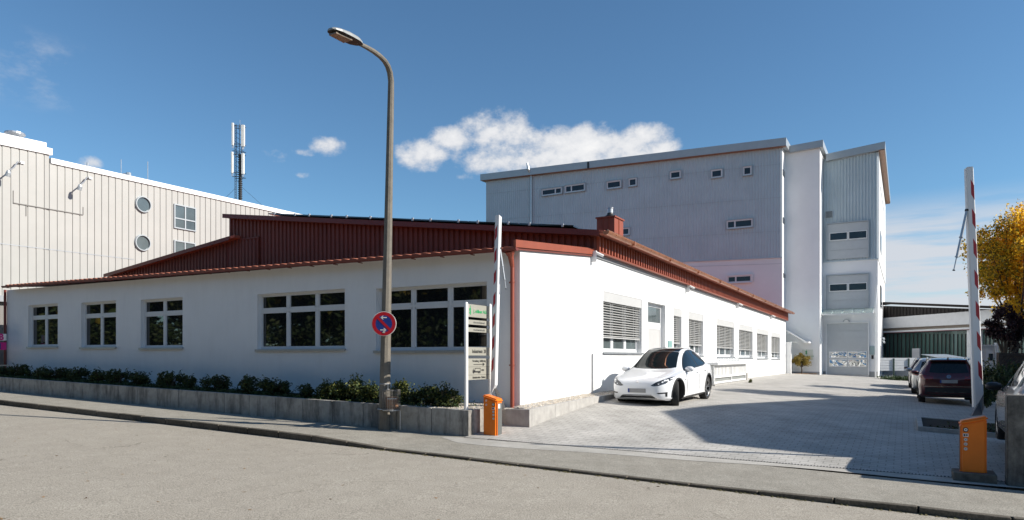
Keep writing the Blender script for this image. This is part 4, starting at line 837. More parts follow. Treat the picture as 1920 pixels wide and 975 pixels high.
while c < 4:                                                        # planks at 45 degrees, clipped to the frame
    pts = []; 
    for u0 in (0, .11):
        x0 = xL; zz0 = zb_+c+u0; x1_ = xR; zz1 = zz0+(xR-xL)
        a_, b_ = [x0, zz0], [x1_, zz1]
        if b_[1] > zt_: b_ = [x0+(zt_-zz0), zt_]
        if a_[1] < zb_: a_ = [x0+(zb_-zz0), zb_]
        pts.append((a_, b_))
    ok = all(b_[0]-a_[0] > .02 and b_[1] > a_[1] for a_, b_ in pts)
    if ok: prism(bm, [Vector((q[0], 21, q[1])) for q in (pts[0][0], pts[0][1], pts[1][1], pts[1][0])], Vector((0, -.025, 0)))
    c += .125
mk('planks', bm, M_brown, bf)
# bicycle shelter roof seen over the parked cars
bs = root('cycle_shelter', 'ribbed flat shelter roof on slim posts seen over the parked cars', 'shelter', at(1800, 716, 34)); k = 34/FPX; bm = NB()
for i in range(11): x = 1772+i*4.6; hexa(bm, [Vector(((x+dx-960)*k, 34+dy, (HOR-y)*k)) for y, in ((673,), (672,)) for dx, dy in ((0, 0), (3.2, 0), (8.5, 2.2), (5.3, 2.2))]) 
for v in bm.verts:
    if v.co.y > 35: v.co.z += .22
mk('roof', bm, M_greyt, bs)
for px in (1776, 1822): bm = NB(); tube(bm, [at(px, 716, 34), at(px, 672, 34)], .035, 8); mk('post', bm, M_steel, bs)
bm = NB(); tube(bm, [at(1814, 678, 33.9), at(1826, 667, 33.9), at(1832, 668, 33.9)], .05, 8); mk('bracket', bm, M_steel, bs)
# ------------------------------------------------------------------ STREET LAMP with no-stopping sign and litter basket
aP, bP = -1.93, ona(720, 804, -1.93)[0]; zP = walk(aP, bP); pp = P(aP, bP, 0); M_pole = mat('pole_concrete', (.185, .165, .135), .8, .14, 5, .35, 50, stain=.4)
lamp = root('street_lamp', 'tall tapering grey-brown street lamp with a bent arm over the pavement', 'street lamp', P(aP, bP, zP))
d = pp.y; top = at(733, 172, d-.05); bm = NB()
pts = [P(aP, bP, zP-.05), lerp(P(aP, bP, zP), top, .3), lerp(P(aP, bP, zP), top, .6), top]; rs = [.132, .112, .092, .072]
def armp(px, py, q): return at(px, py, d-q)
arm = [(733.2, 152, .07), (731, 136, .16), (727, 124, .28), (721, 114, .44), (712, 105, .64), (700, 96, .88), (687, 88.5, 1.1), (674, 82, 1.3)]
tube(bm, pts+[armp(*a) for a in arm], rs+[.068, .066, .063, .060, .056, .052, .047, .042], 10); mk('pole', bm, M_pole, lamp, smooth=True, ang=35)
h0 = armp(676, 83, 1.28); h1 = armp(619, 55, 2.05); ax = (h1-h0).normalized(); side = ax.cross(ZV).normalized(); upv = side.cross(ax).normalized(); Lh_ = (h1-h0).length
bm = NB(); rings = []
for t, w_, hh in ((-.03, .045, .04), (.05, .10, .07), (.2, .155, .095), (.5, .175, .10), (.8, .165, .075), (.95, .12, .05), (1.0, .07, .03)):
    c = h0+ax*(Lh_*t); rings.append([bm.verts.new(c+side*(w_*x)+upv*(hh*y)) for x, y in ((-1, -.25), (-.95, .3), (-.6, .85), (0, 1), (.6, .85), (.95, .3), (1, -.25), (.8, -.4), (-.8, -.4))])
for i in range(len(rings)-1):
    for k in range(9): bm.faces.new((rings[i][k], rings[i][(k+1) % 9], rings[i+1][(k+1) % 9], rings[i+1][k])).material_index = 1 if k in (6, 7, 8) else 0
bm.faces.new(rings[0]); bm.faces.new(rings[-1][::-1])
lh = mk('lamp_head', bm, [mat('lamp_grey', (.30, .31, .30), .4, .1), mat('lamp_underside', (.035, .03, .028), .6, .1)], lamp)
bm = NB(); c = h0+ax*(Lh_*.68)-upv*.045; hexa(bm, [c+ax*(x*.22)+side*(y*.12)+upv*z for z in (-.03, .0) for x, y in ((-1, -1), (1, -.8), (1, .8), (-1, 1))]); mk('lens', bm, mat('lamp_lens', (.22, .17, .12), .25, .2, 12), lh)
# sign
ds = d-.20; c = at(719.8, 607, ds); R_ = 23.2/FPX*ds; nf = Vector((-.02, -1, 0)).normalized(); ex = Vector((1, -.02, 0)).normalized()
sg = root('no_stopping_sign', 'round red and blue no-stopping sign with white arrows on the lamp post', 'traffic sign', c)
M_sr = mat('sign_red', (.36, .008, .018), .35, .08, 6); M_sb = mat('sign_dblue', (.012, .035, .19), .35, .08, 6); M_sw = mat('sign_white', (.62, .60, .58), .4, .1, 8)
bm = NB(); tube(bm, [c, c-nf*.03], R_, 40); mk('back_plate', bm, M_sw, sg)
bm = NB(); disc(bm, c+nf*.004, ex, ZV, R_*.955, 40, 0, R_*.68)
bw = R_*.105; v45 = (ex-ZV).normalized(); w45 = (ex+ZV).normalized(); prism(bm, [c+nf*.006+v45*(s*R_*.70)+w45*(q*bw) for s, q in ((-1, -1), (1, -1), (1, 1), (-1, 1))], nf*.001); mk('red_ring', bm, M_sr, sg)
bm = NB(); disc(bm, c+nf*.003, ex, ZV, R_*.69, 36); mk('blue_field', bm, M_sb, sg)
def arrow(bm, c, ex, ey, nf, L, w, hd, sgn=1, th=.001):
    prism(bm, [c+ex*(sgn*x)+ey*y for x, y in ((-L/2, -w/2), (L/2-w, -w/2), (L/2-w, w/2), (-L/2, w/2))], nf*th)
    for s in (1, -1): prism(bm, [c+ex*(sgn*x)+ey*(y*s) for x, y in ((L/2, 0), (L/2-hd, hd), (L/2-hd-w*1.2, hd), (L/2-w*1.5, 0))], nf*th)
bm = NB(); arrow(bm, c+nf*.008+ZV*(R_*.50)-ex*(R_*.01), ex, ZV, nf, R_*.5, R_*.08, R_*.15, -1); arrow(bm, c+nf*.008-ZV*(R_*.50)-ex*(R_*.04), ex, ZV, nf, R_*.5, R_*.08, R_*.15, 1); mk('arrows', bm, M_sw, sg)
bm = NB(); prism(bm, [c+nf*.0095+ex*(R_*x)+ZV*(R_*y) for x, y in ((-.12, -.74), (.1, -.75), (.1, -.6), (.03, -.52), (-.06, -.6))], nf*.001); mk('sticker', bm, mat('sticker_grey', (.4, .4, .38), .6, .1), sg)
bm = NB()
for z in (-.12, .12): tube(bm, [c-nf*.02+ZV*z+ex*0, c-nf*.1+ZV*z], .02, 8); tube(bm, [Vector((c.x+.035, d, c.z+z-.02)), Vector((c.x+.035, d, c.z+z+.02))], .135, 14)
mk('clamp', bm, M_steel, sg)
# litter basket: half-round wire cage strapped to the post
bc = at(729, 748, d-.12); bk = root('litter_basket', 'half-round wire mesh litter basket strapped to the lamp post', 'litter bin', (bc.x, bc.y, zP))
zT, zB2 = (HOR-731)/FPX*(d-.15), (HOR-767)/FPX*(d-.15); rb_ = .20; cx_, cy_ = (736-960)/FPX*d, d-.16
bm = NB(); ths = [math.pi*1.02+i*math.pi*.96/12 for i in range(13)]
for t in ths: tube(bm, [Vector((cx_+rb_*math.cos(t), cy_+rb_*math.sin(t), zB2)), Vector((cx_+rb_*1.02*math.cos(t), cy_+rb_*1.02*math.sin(t), zT))], .0035, 5)
for i in range(14): z = lerp(zB2, zT, i/13); tube(bm, [Vector((cx_+rb_*math.cos(t), cy_+rb_*math.sin(t), z)) for t in ths], .010 if i in (0, 13) else .003, 5)
for i in range(13): x = lerp(cx_-rb_, cx_+rb_, i/12); tube(bm, [Vector((x, cy_, zB2)), Vector((x, cy_, zT))], .0035, 5)
mk('wire_cage', bm, mat('basket_wire', (.22, .21, .20), .5, .1, metal=.5), bk)
bm = NB(); prism(bm, [Vector((cx_+rb_*math.cos(t), cy_+rb_*math.sin(t), zB2-.03)) for t in ths], Vector((0, 0, .035))); mk('base_tray', bm, M_steel, bk)
bm = NB(); prism(bm, [Vector((cx_+.02+rb_*.72*math.cos(t), cy_+rb_*.72*math.sin(t), zB2+.01)) for t in ths], Vector((0, 0, (zT-zB2)*.62))); mk('liner', bm, mat('basket_liner', (.33, .17, .09), .7, .3, 14), bk)
bm = NB(); hexa(bm, [Vector((cx_+x, cy_+y, zB2+z)) for z, x0, y0 in ((.23, 0, 0), (.25, .02, 0)) for x, y in ((-.08+x0, -.15), (.14, -.15), (.14, -.05), (-.08+x0, -.05))]); mk('paper_scrap', bm, M_wpaint, bk)
bm = NB(); zz = zT+.13; ring = [Vector((pp.x+.015+.13*math.cos(t*.449), d+.13*math.sin(t*.449), zz)) for t in range(15)]; tube(bm, ring, .009, 6)
ring = [Vector((pp.x+.005+.145*math.cos(t*.449), d+.145*math.sin(t*.449), zB2-.01)) for t in range(15)]; tube(bm, ring, .012, 6); tube(bm, [Vector((cx_-.08, cy_+.02, zT)), Vector((cx_-.08, cy_+.02, zz))], .012, 6); tube(bm, [Vector((cx_+rb_, cy_, zB2-.03)), Vector((cx_+rb_, cy_, zP+.02))], .010, 6); mk('strap', bm, M_steel, bk)
# ------------------------------------------------------------------ directory sign at the corner
bD = -.46; aD0 = onb(874, 700, bD)[0]; aD1 = onb(918.5, 700, bD)[0]
ds_ = root('directory_sign', 'company directory sign with beige boards between two white tube posts', 'sign', P((aD0+aD1)/2, bD, -1.2))
M_post = mat('post_white', (.78, .77, .75), .35, .03)
for a, yt in ((aD0, 566.5), (aD1, 570)):
    px_ = 960+FPX*P(a, bD).x/P(a, bD).y; zt = onb(px_, yt, bD)[1]; bm = NB(); tube(bm, [P(a, bD, -1.35), P(a, bD, zt-.04), P(a, bD+.0, zt)], [.045, .045, .03], 14); mk('post', bm, M_post, ds_, smooth=True, ang=40)
zl = lambda px, py: onb(px, py, bD)[1]; a0, a1 = aD0+.05, aD1-.05; fx = bD+.022
def board(y0a, y1a, y0b, y1b):
    z1 = (zl(878, y0a)+zl(915, y0b))/2; z0 = (zl(878, y1a)+zl(915, y1b))/2; bm = NB(); bab(bm, a0, a1, bD-.01, bD+.02, z0, z1); return mk('board', bm, M_brd, ds_), z0, z1
Lb = a1-a0
b1_, z0, z1 = board(569.5, 594, 575, 597.3); logo(P(a0+Lb*.10, fx, z0+(z1-z0)*.15), U, ZV, (z1-z0)*.7, M_green, b1_); text('j. söllner AG', (z1-z0)*.37, P(a0+Lb*.24, fx, z0+(z1-z0)*.36), U, ZV, M_green, b1_, bold=.003, sx=.98*Lb/1.0*.0+1.0)
for yy, ln in (((598.5, 607.5, 603, 611.4), 10), ((613, 621.5, 617, 624.6), 11)):
    bx_, z0, z1 = board(*yy); bm = NB(); s = a0+Lb*.24; rr_ = random.Random(ln)
    while s < a0+Lb*.76: w_ = rr_.uniform(.008, .02); h_ = rr_.uniform(.25, .42); bab(bm, s, s+w_, fx, fx+.003, z0+(z1-z0)*.3, z0+(z1-z0)*(.3+h_)); s += w_+rr_.uniform(.006, .02)
    mk('small_print', bm, mat('print_grey', (.12, .12, .11), .6, .05), bx_)
b4, z0, z1 = board(650.8, 666, 651.4, 667); text('Industriestr. 28', (z1-z0)*.62, P((a0+a1)/2, fx, z0+(z1-z0)*.3), U, ZV, M_black2, b4, align='CENTER', sx=.8, bold=.002)
b5, z0, z1 = board(672.3, 711.4, 672, 711.7); H = z1-z0
text('Verwaltung  Anlieferung', H*.145, P((a0+a1)/2, fx, z0+H*.84), U, ZV, M_black2, b5, align='CENTER', sx=.82, bold=.001); text('Administration  Delivery', H*.145, P((a0+a1)/2, fx, z0+H*.06), U, ZV, M_black2, b5, align='CENTER', sx=.8, bold=.001)
bm = NB(); c = P((a0+a1)/2, fx, z0+H*.72); prism(bm, [c+U*x+ZV*y for x, y in ((-.26*Lb, -.006), (.18*Lb, -.006), (.18*Lb, .006), (-.26*Lb, .006))], W*.003); prism(bm, [c+U*x+ZV*y for x, y in ((.17*Lb, -.04), (.26*Lb, 0), (.17*Lb, .04))], W*.003); mk('arrow', bm, M_black2, b5)
bm = NB(); bab(bm, a0, a1, fx, fx+.002, z0+H*.605, z0+H*.612); bab(bm, a0, a1, fx, fx+.002, z0+H*.225, z0+H*.232)
x0, x1, y0, y1 = a0+Lb*.26, a0+Lb*.56, z0+H*.30, z0+H*.55
for q in ((x0+Lb*.04, x1, y1-.012, y1), (x1-.012, x1, y0+.02, y1), (x0+Lb*.04, x0+Lb*.055, y0+.02, y1), (x0, x1, y0+.02, y0+.05)): bab(bm, q[0], q[1], fx, fx+.003, q[2], q[3])
prism(bm, [P(a, fx, z) for a, z in ((x0-Lb*.06, y0+.02), (x0+Lb*.04, y0+.02), (x0+Lb*.04, y0+.075), (x0-Lb*.06, y0+.07))], W*.003); prism(bm, [P(a, fx, z) for a, z in ((x0-Lb*.05, y0+.07), (x0-Lb*.02, y1-.01), (x0+Lb*.0, y1-.01), (x0-Lb*.035, y0+.07))], W*.003)
for q in (x0-Lb*.02, x1-Lb*.1, x1-Lb*.03): disc(bm, P(q, fx+.004, y0+.02), U, ZV, .022, 12)
for i in range(4): bab(bm, x1+Lb*.05+i*.03, x1+Lb*.05+i*.03+.016, fx, fx+.003, y0+.05, y1-.03)
mk('truck_symbol', bm, M_black2, b5)
# ------------------------------------------------------------------ barriers
M_or = mat('barrier_orange', (.82, .19, .008), .4, .05, 3); M_orl = M_or; M_pg = mat('panel_grey', (.12, .125, .12), .5, .06); M_boom = mat('boom_white', (.74, .74, .74), .35, .03); M_br = mat('boom_red', (.42, .02, .03), .4, .05)
def barrier(name_label, pxl, pxr, ybase, high_left, boom, strut, btop, bbot, plinth):
    # box
    zg = -1.79 if plinth else -1.735
    dd = (-zg)*FPX/(ybase-HOR); pl = at(pxl, ybase, dd); a_, b_ = ab(pl)
    br = root('barrier', name_label, 'barrier', P(a_+.12, b_+.17, zg))
    b1 = b_+.345; D = .26; z0 = zg+(.0); Ht = .885 if plinth else .93; lo = .095
    zL = z0+Ht if high_left else z0+Ht-lo; zR = z0+Ht-lo if high_left else z0+Ht
    bm = NB(); bba(bm, b_, b1, a_, a_+D, z0, (zL-.07, zR-.07)); bmesh.ops.bevel(bm, geom=[x for x in bm.edges if abs((x.verts[0].co-x.verts[1].co).z) > .3], offset=.03, segments=3, affect='EDGES')
    bx = mk('housing', bm, M_or, br, smooth=True, ang=30)
    bm = NB(); bba(bm, b_-.012, b1+.012, a_-.012, a_+D+.012, (zL-.075, zR-.075), (zL, zR)); bmesh.ops.bevel(bm, geom=[x for x in bm.edges], offset=.028, segments=3, affect='EDGES'); mk('lid', bm, M_or, br, smooth=True, ang=30)
    bm = NB(); bs_ = 1 if high_left else -1; bpl = b1 if high_left else b_; 
    bab(bm, a_+.05, a_+D-.04, min(bpl, bpl+bs_*.006), max(bpl, bpl+bs_*.006), z0+.02, min(zL, zR)-.09); mk('side_panel', bm, M_pg, br)
    if high_left:
        bm = NB(); bab(bm, a_+.06, a_+.14, bpl+.006, bpl+.009, min(zL, zR)-.2, min(zL, zR)-.11); mk('data_plate', bm, M_wpaint, br)
    bi = b_+.27 if high_left else b_+.07
    rows = [(0, .036, 'ring'), (.085, .030, 'sq'), (.155, .026, 'c'), (.225, .026, 'c'), (.30, .026, 'c')]
    for dz, r, kd in rows:
        c = P(a_-.004, bi, z0+.72-dz*1.0 if high_left else z0+.66-dz*1.0); bm = NB()
        if kd == 'sq': prism(bm, [c+W*x+ZV*y for x, y in ((-.036, -.024), (.036, -.024), (.036, .024), (-.036, .024))], -U*.003, 0); prism(bm, [c-U*.003+W*x+ZV*y for x, y in ((-.028, -.015), (-.006, -.015), (-.006, .015), (-.028, .015))], -U*.002, 1); prism(bm, [c-U*.003+W*x+ZV*y for x, y in ((.0, -.010), (.026, -.010), (.026, .012), (.0, .012))], -U*.002, 1)
        else:
            prism(bm, [c+W*(r*math.cos(t*.3927))+ZV*(r*math.sin(t*.3927)) for t in range(16)], -U*.003, 1 if kd == 'ring' else 0)
            disc(bm, c-U*.0045, W, ZV, r*.9, 16, 1, r*.78)
            if kd == 'ring': disc(bm, c-U*.005, W, ZV, r*.66, 16, 0)
            prism(bm, [c-U*.005+W*(r*x)+ZV*(r*y) for x, y in ((-.3, -.25), (.3, -.25), (.35, .1), (0, .4), (-.3, .05))], -U*.001, 1 if kd != 'ring' else 2)
        mk('pictogram', bm, [M_wpaint, M_black2, M_pg], br)
    if high_left:
        for dz in (0, .09): c = P(a_-.004, b_+.09, z0+.80-dz); bm = NB(); prism(bm, [c+W*(.022*math.cos(t*.3927))+ZV*(.022*math.sin(t*.3927)) for t in range(16)], -U*.003); disc(bm, c-U*.004, W, ZV, .012, 12, 1); mk('pictogram', bm, [M_wpaint, M_or], br)
    if plinth:
        bm = NB(); bba(bm, b_-.10, b1+.12, a_-.12, a_+D+.10, z0-.35, z0+.0); bmesh.ops.bevel(bm, geom=list(bm.edges), offset=.012, segments=1, affect='EDGES'); mk('plinth', bm, mat('plinth_concrete', (.16, .145, .12), .9, .25, 8, .4, 80, stain=.6, dirt=(.05, .045, .035)), br)
    # boom: tapered hollow plank standing upright, facing the street
    (xt, yt, wt), (xb, yb, wb_), db = boom
    pt, pb_ = at(xt, yt, db), at(xb, yb, db); sgn = 1
    ez = (pt-pb_).normalized(); fx_ = Vector((1, 0, 0)); fn = Vector((0, -1, 0))
    fx_ = W if not plinth else Vector((.97, -.24, 0)).normalized(); fn = Vector((fx_.y, -fx_.x, 0))
    Wt, Wb = wt/FPX*db, wb_/FPX*db; th = .045
    def prof(p, w_): return [p+fx_*(-w_*.5)+fn*(-th), p+fx_*(-w_*.5)+fn*th*.6, p+fx_*(-w_*.35)+fn*th, p+fx_*(w_*.36)+fn*th, p+fx_*(w_*.5)+fn*th*.4, p+fx_*(w_*.5)-fn*th]
    A_ = prof(pb_, Wb); B_ = prof(pt, Wt); B_ = [v+ez*(.02 if i in (0, 1) else (.04 if i in (2, 3) else 0)) for i, v in enumerate(B_)]
    if plinth or True: A_ = [v+ez*((-.0 if i < 3 else .22)) for i, v in enumerate(A_)]
    bm = NB(); va = [bm.verts.new(v) for v in A_]; vb = [bm.verts.new(v) for v in B_]
    for i in range(6): bm.faces.new((va[i], va[(i+1) % 6], vb[(i+1) % 6], vb[i]))
    bm.faces.new(va[::-1]); bm.faces.new(vb); bo = mk('boom', bm, M_boom, br)
    Lbm = (pt-pb_).length; bm = NB(); nst = len(strut['ys'])
    for yc in strut['ys']:
        t = (yb-yc)/(yb-yt); c = lerp(pb_, pt, t); w_ = lerp(Wb, Wt, t); hh = .13
        if plinth: xs = (.02, .40)
        else: xs = (-.36, .06)
        prism(bm, [c+fn*(th+.001)+fx_*(w_*xs[0])+ez*(-hh-.05*strut['s']), c+fn*(th+.001)+fx_*(w_*xs[1])+ez*(-hh+.05*strut['s']), c+fn*(th+.001)+fx_*(w_*xs[1])+ez*(hh+.05*strut['s']), c+fn*(th+.001)+fx_*(w_*xs[0])+ez*(hh-.05*strut['s'])], fn*.0015)
    mk('red_stripes', bm, M_br, bo)
    (sx0, sy0), (sx1, sy1) = strut['rod']; p0, p1 = at(sx0, sy0, db+.0), at(sx1, sy1, db-.05); bm = NB(); m1 = lerp(p0, p1, .45); m2 = lerp(p0, p1, .78)
    tube(bm, [p0, m1], .024, 8); tube(bm, [m1, m2], .020, 8); tube(bm, [m1-(p1-p0)*.005, m1+(p1-p0)*.008], .034, 8); tube(bm, [m2, p1], .010, 8); tube(bm, [m2-(p1-p0)*.003, m2+(p1-p0)*.006], .03, 8); tube(bm, [p1, p1+(p1-p0)*.012], .022, 8, mi=1); tube(bm, [p0-(p1-p0)*.02, p0+(p1-p0)*.01], .035, 8, mi=1)
    mk('support_strut', bm, [M_steel, M_black], br)
    pts = strut['flange']; bm = NB(); prism(bm, [at(x, y, q) for x, y, q in pts], Vector((.02, .06, 0))); mk('pivot_flange', bm, mat('flange_dark', (.06, .055, .05), .5, .1) if not plinth else mat('flange_grey', (.16, .15, .145), .5, .1), br)
    # small lettering up the boom
    for yc, txt in strut['txt']:
        t = (yb-yc)/(yb-yt); c = lerp(pb_, pt, t); w_ = lerp(Wb, Wt, t); text(txt, w_*.42, c+fn*(th+.002)+fx_*(w_*(.38 if plinth else -.02)), ez, -fx_, mat('boom_teal', (.05, .25, .27), .4, .05), bo)
    return br
barrier('orange barrier beside the directory sign with its striped boom raised against the white house', 905.3, 936, 820, True, ((934.3, 407, 10.5), (925.5, 740, 11.5), 15.62),
        dict(ys=[437, 480, 520, 562, 601, 643, 684], s=1, rod=((937.5, 466), (948.5, 541)), flange=[(925, 722, 15.65), (929, 728, 15.65), (940, 748, 15.5), (946, 764, 15.4), (940, 768, 15.35), (933, 752, 15.5)], txt=[]), 0, 0, False)
barrier('orange barrier on a concrete plinth at the right gate, striped boom raised against the sky', 1800.5, 1847, 884, False, ((1817, 318, 13.2), (1834.5, 764, 17.5), 11.95),
        dict(ys=[357, 411, 467, 525, 583, 640, 695], s=-1, rod=((1813, 395), (1788.5, 506)), flange=[(1844, 738, 11.9), (1845, 765, 11.9), (1841, 778, 11.8), (1822, 780, 11.6), (1830, 765, 11.8), (1836, 755, 11.9)], txt=[]), 0, 0, True)
# concrete gate wall cut by the right edge of the photograph
d = 10.3; aW, bW_ = ab(at(1888, 912, d)); bm = NB(); zt = (HOR-741)/FPX*d
bba(bm, bW_, bW_+3.2, aW, aW+.25, -2.2, zt); bba(bm, bW_+.0, bW_+3.2, aW-.004, aW+.1, -1.32, -1.30) if False else None
bmesh.ops.bevel(bm, geom=list(bm.edges), offset=.015, segments=2, affect='EDGES')
o = mk('gate_wall', bm, mat('concrete_dark', (.20, .19, .17), .9, .3, 6, .5, 60, stain=.9, dirt=(.045, .04, .035)), origin=P(aW, bW_, -1.95)); tag(o, 'rough grey concrete gate wall at the right edge, hiding part of the silver car', 'wall')
# ------------------------------------------------------------------ plants
def leaf_mat(name, c1, c2, c3, trans=.25):
    m = bpy.data.materials.new(name); m.use_nodes = True; t = m.node_tree; p = t.nodes['Principled BSDF']; p.inputs['Roughness'].default_value = .55; p.inputs['Specular IOR Level'].default_value = .3
    g = t.nodes.new('ShaderNodeNewGeometry'); r = t.nodes.new('ShaderNodeValToRGB'); r.color_ramp.elements[0].color = (*c1, 1); r.color_ramp.elements[1].color = (*c3, 1); e = r.color_ramp.elements.new(.5); e.color = (*c2, 1)
    t.links.new(g.outputs['Random Per Island'], r.inputs[0]); t.links.new(r.outputs[0], p.inputs['Base Color'])
    if trans:
        tr = t.nodes.new('ShaderNodeBsdfTranslucent'); t.links.new(r.outputs[0], tr.inputs[0]); mx = t.nodes.new('ShaderNodeMixShader'); mx.inputs[0].default_value = trans
        t.links.new(p.outputs[0], mx.inputs[1]); t.links.new(tr.outputs[0], mx.inputs[2]); t.links.new(mx.outputs[0], t.nodes['Material Output'].inputs[0])
    return m
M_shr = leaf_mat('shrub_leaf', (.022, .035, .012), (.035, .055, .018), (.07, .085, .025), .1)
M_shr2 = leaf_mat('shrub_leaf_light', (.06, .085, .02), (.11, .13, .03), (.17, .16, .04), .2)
M_cov = leaf_mat('cover_leaf', (.02, .04, .015), (.035, .065, .02), (.06, .09, .03), .1)
M_yel = leaf_mat('autumn_leaf', (.62, .32, .015), (.90, .55, .03), (1.0, .72, .07), .5)
M_yelg = leaf_mat('turning_leaf', (.12, .12, .02), (.25, .20, .02), (.40, .27, .03), .3)
M_pur = leaf_mat('purple_leaf', (.022, .008, .010), (.035, .012, .014), (.05, .02, .018), .1)
M_tree = leaf_mat('green_leaf', (.03, .05, .015), (.05, .08, .02), (.10, .11, .03), .2)
M_ol = leaf_mat('olive_leaf', (.16, .13, .03), (.30, .22, .045), (.42, .30, .07), .3)
M_bark = mat('bark', (.10, .075, .055), .9, .25, 8, .5, 40)
def leaf(bm, c, r, rnd, mi=0, flat=0):
    n = Vector((rnd.gauss(0, 1), rnd.gauss(0, 1), rnd.gauss(flat, 1))).normalized(); x = n.orthogonal().normalized(); y = n.cross(x); a = rnd.uniform(0, 6.28); x, y = x*math.cos(a)+y*math.sin(a), y*math.cos(a)-x*math.sin(a)
    w = r*rnd.uniform(.45, .7); f = bm.faces.new([bm.verts.new(c+q) for q in (-x*r, y*w-n*(r*.15), x*r, -y*w-n*(r*.15))]); f.material_index = mi
def clumps(bm, cs, per, lr, rnd, mi=None, shell=.55, flat=.3):
    for (c, r) in cs:
        m = rnd.random()
        for _ in range(per if isinstance(per, int) else int(per*r*r)):
            d = Vector((rnd.gauss(0, 1), rnd.gauss(0, 1), rnd.gauss(0, 1))).normalized()*(r*(shell+(1-shell)*rnd.random())*rnd.uniform(.7, 1.1))
            leaf(bm, Vector(c)+d, lr*rnd.uniform(.7, 1.3), rnd, 0 if mi is None else mi(Vector(c)+d, rnd), flat)
def shrub(seed, light):
    rnd = random.Random(seed); bm = NB(); cs = []
    for i in range(13): a = rnd.uniform(0, 6.28); q = rnd.uniform(0, .24); cs.append(((q*math.cos(a), q*math.sin(a), rnd.uniform(.10, .40)-q*.3), rnd.uniform(.09, .17)))
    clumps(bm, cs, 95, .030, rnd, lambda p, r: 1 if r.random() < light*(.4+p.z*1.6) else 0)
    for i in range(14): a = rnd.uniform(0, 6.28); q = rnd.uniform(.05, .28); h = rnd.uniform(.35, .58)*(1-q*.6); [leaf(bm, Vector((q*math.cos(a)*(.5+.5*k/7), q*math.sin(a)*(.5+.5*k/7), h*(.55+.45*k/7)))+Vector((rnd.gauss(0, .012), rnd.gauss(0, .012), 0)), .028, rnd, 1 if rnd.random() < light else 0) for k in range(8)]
    b2 = NB()
    for i in range(9): a = rnd.uniform(0, 6.28); q = rnd.uniform(.05, .22); tube(b2, [Vector((0, 0, -.08)), Vector((q*.6*math.cos(a), q*.6*math.sin(a), .15)), Vector((q*math.cos(a), q*math.sin(a), .36))], [.012, .008, .004], 5)
    return bm, b2
protos = []
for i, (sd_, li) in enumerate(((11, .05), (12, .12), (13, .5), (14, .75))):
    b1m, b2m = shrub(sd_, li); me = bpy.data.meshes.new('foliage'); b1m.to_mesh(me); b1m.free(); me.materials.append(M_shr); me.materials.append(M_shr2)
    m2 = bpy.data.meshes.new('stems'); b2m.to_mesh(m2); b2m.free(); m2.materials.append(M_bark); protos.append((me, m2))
spots = [(8, 1.0, 0, .8), (40, 1.05, 0, 1), (78, .95, 1, .9), (112, 1.1, 0, .9), (148, .95, 0, 1.0), (186, 1.1, 1, .95), (220, .9, 0, 1), (262, 1.05, 1, .9), (318, 1.0, 0, 1.05), (356, .75, 1, .8), (408, .95, 0, .95), (466, 1.0, 0, 1.0), (505, .95, 1, .95),
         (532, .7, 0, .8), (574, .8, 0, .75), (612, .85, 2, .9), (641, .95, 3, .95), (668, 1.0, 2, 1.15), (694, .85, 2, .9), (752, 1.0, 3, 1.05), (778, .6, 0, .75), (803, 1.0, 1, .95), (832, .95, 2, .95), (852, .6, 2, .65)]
rnd = random.Random(21)
adj = ['dense', 'loose', 'spiky', 'rounded', 'low', 'ragged', 'bushy']
places = ['at the far left end of the bed', 'second from the left end of the bed', 'left of the small leftmost window', 'below the leftmost two-pane window', 'between the two leftmost windows', 'below the second window from the left', 'right below the sill corner of the second window', 'left of the third window',
          'below the third window', 'just right of the third window', 'alone on the plain wall between third and fourth windows', 'left of the fourth window', 'below the left pane of the fourth window', 'below the middle pane of the fourth window', 'below the right pane of the fourth window', 'second to the right of the fourth window',
          'with yellow-green leaves, left of the lamp post', 'tallest one just left of the lamp post', 'touching the lamp post from the left', 'with yellow-green leaves, just right of the litter basket', 'small dark one between the basket and the sign', 'dark one before the widest window', 'largest one left of the directory sign', 'small one at the foot of the directory sign']
for i, (px, s, pr, hs) in enumerate(spots):
    a = rnd.uniform(-1.25, -.95) if px < 700 else rnd.uniform(-1.3, -1.1); b = ona(px, 0, a)[0]; z = bedz(a, b)
    dark = pr < 2  # the other prototypes carry more yellow-green leaves
    r_ = root('shrub', ('dark evergreen shrub ' if dark else 'pale-leaved shrub ')+places[i], 'shrub', P(a, b, z), group='shrubs in the bed along the house'); ORG[r_] = Vector((0, 0, 0))
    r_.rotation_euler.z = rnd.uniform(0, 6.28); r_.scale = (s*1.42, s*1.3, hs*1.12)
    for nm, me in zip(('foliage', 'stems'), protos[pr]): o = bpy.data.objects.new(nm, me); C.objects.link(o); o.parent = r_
bm = NB()
for i in range(9000):
    b = -.5-abs(rnd.uniform(0, 25)); a = rnd.uniform(AP+.14, -.9) if rnd.random() < .8 else rnd.uniform(-1, -.3)
    if b > -1.6 and rnd.random() < .85: continue
    leaf(bm, P(a, b, bedz(a, b)+rnd.uniform(.0, .09)+.03*math.sin(b*5)), rnd.uniform(.02, .04), rnd, 1 if rnd.random() < (.25 if b > -6 else .02) else 0, .8)
o = mk('ground_cover', bm, [M_cov, M_shr2]); tag(o, 'low creeping green ground cover between the shrubs in the bed', 'ground cover', kind='stuff')
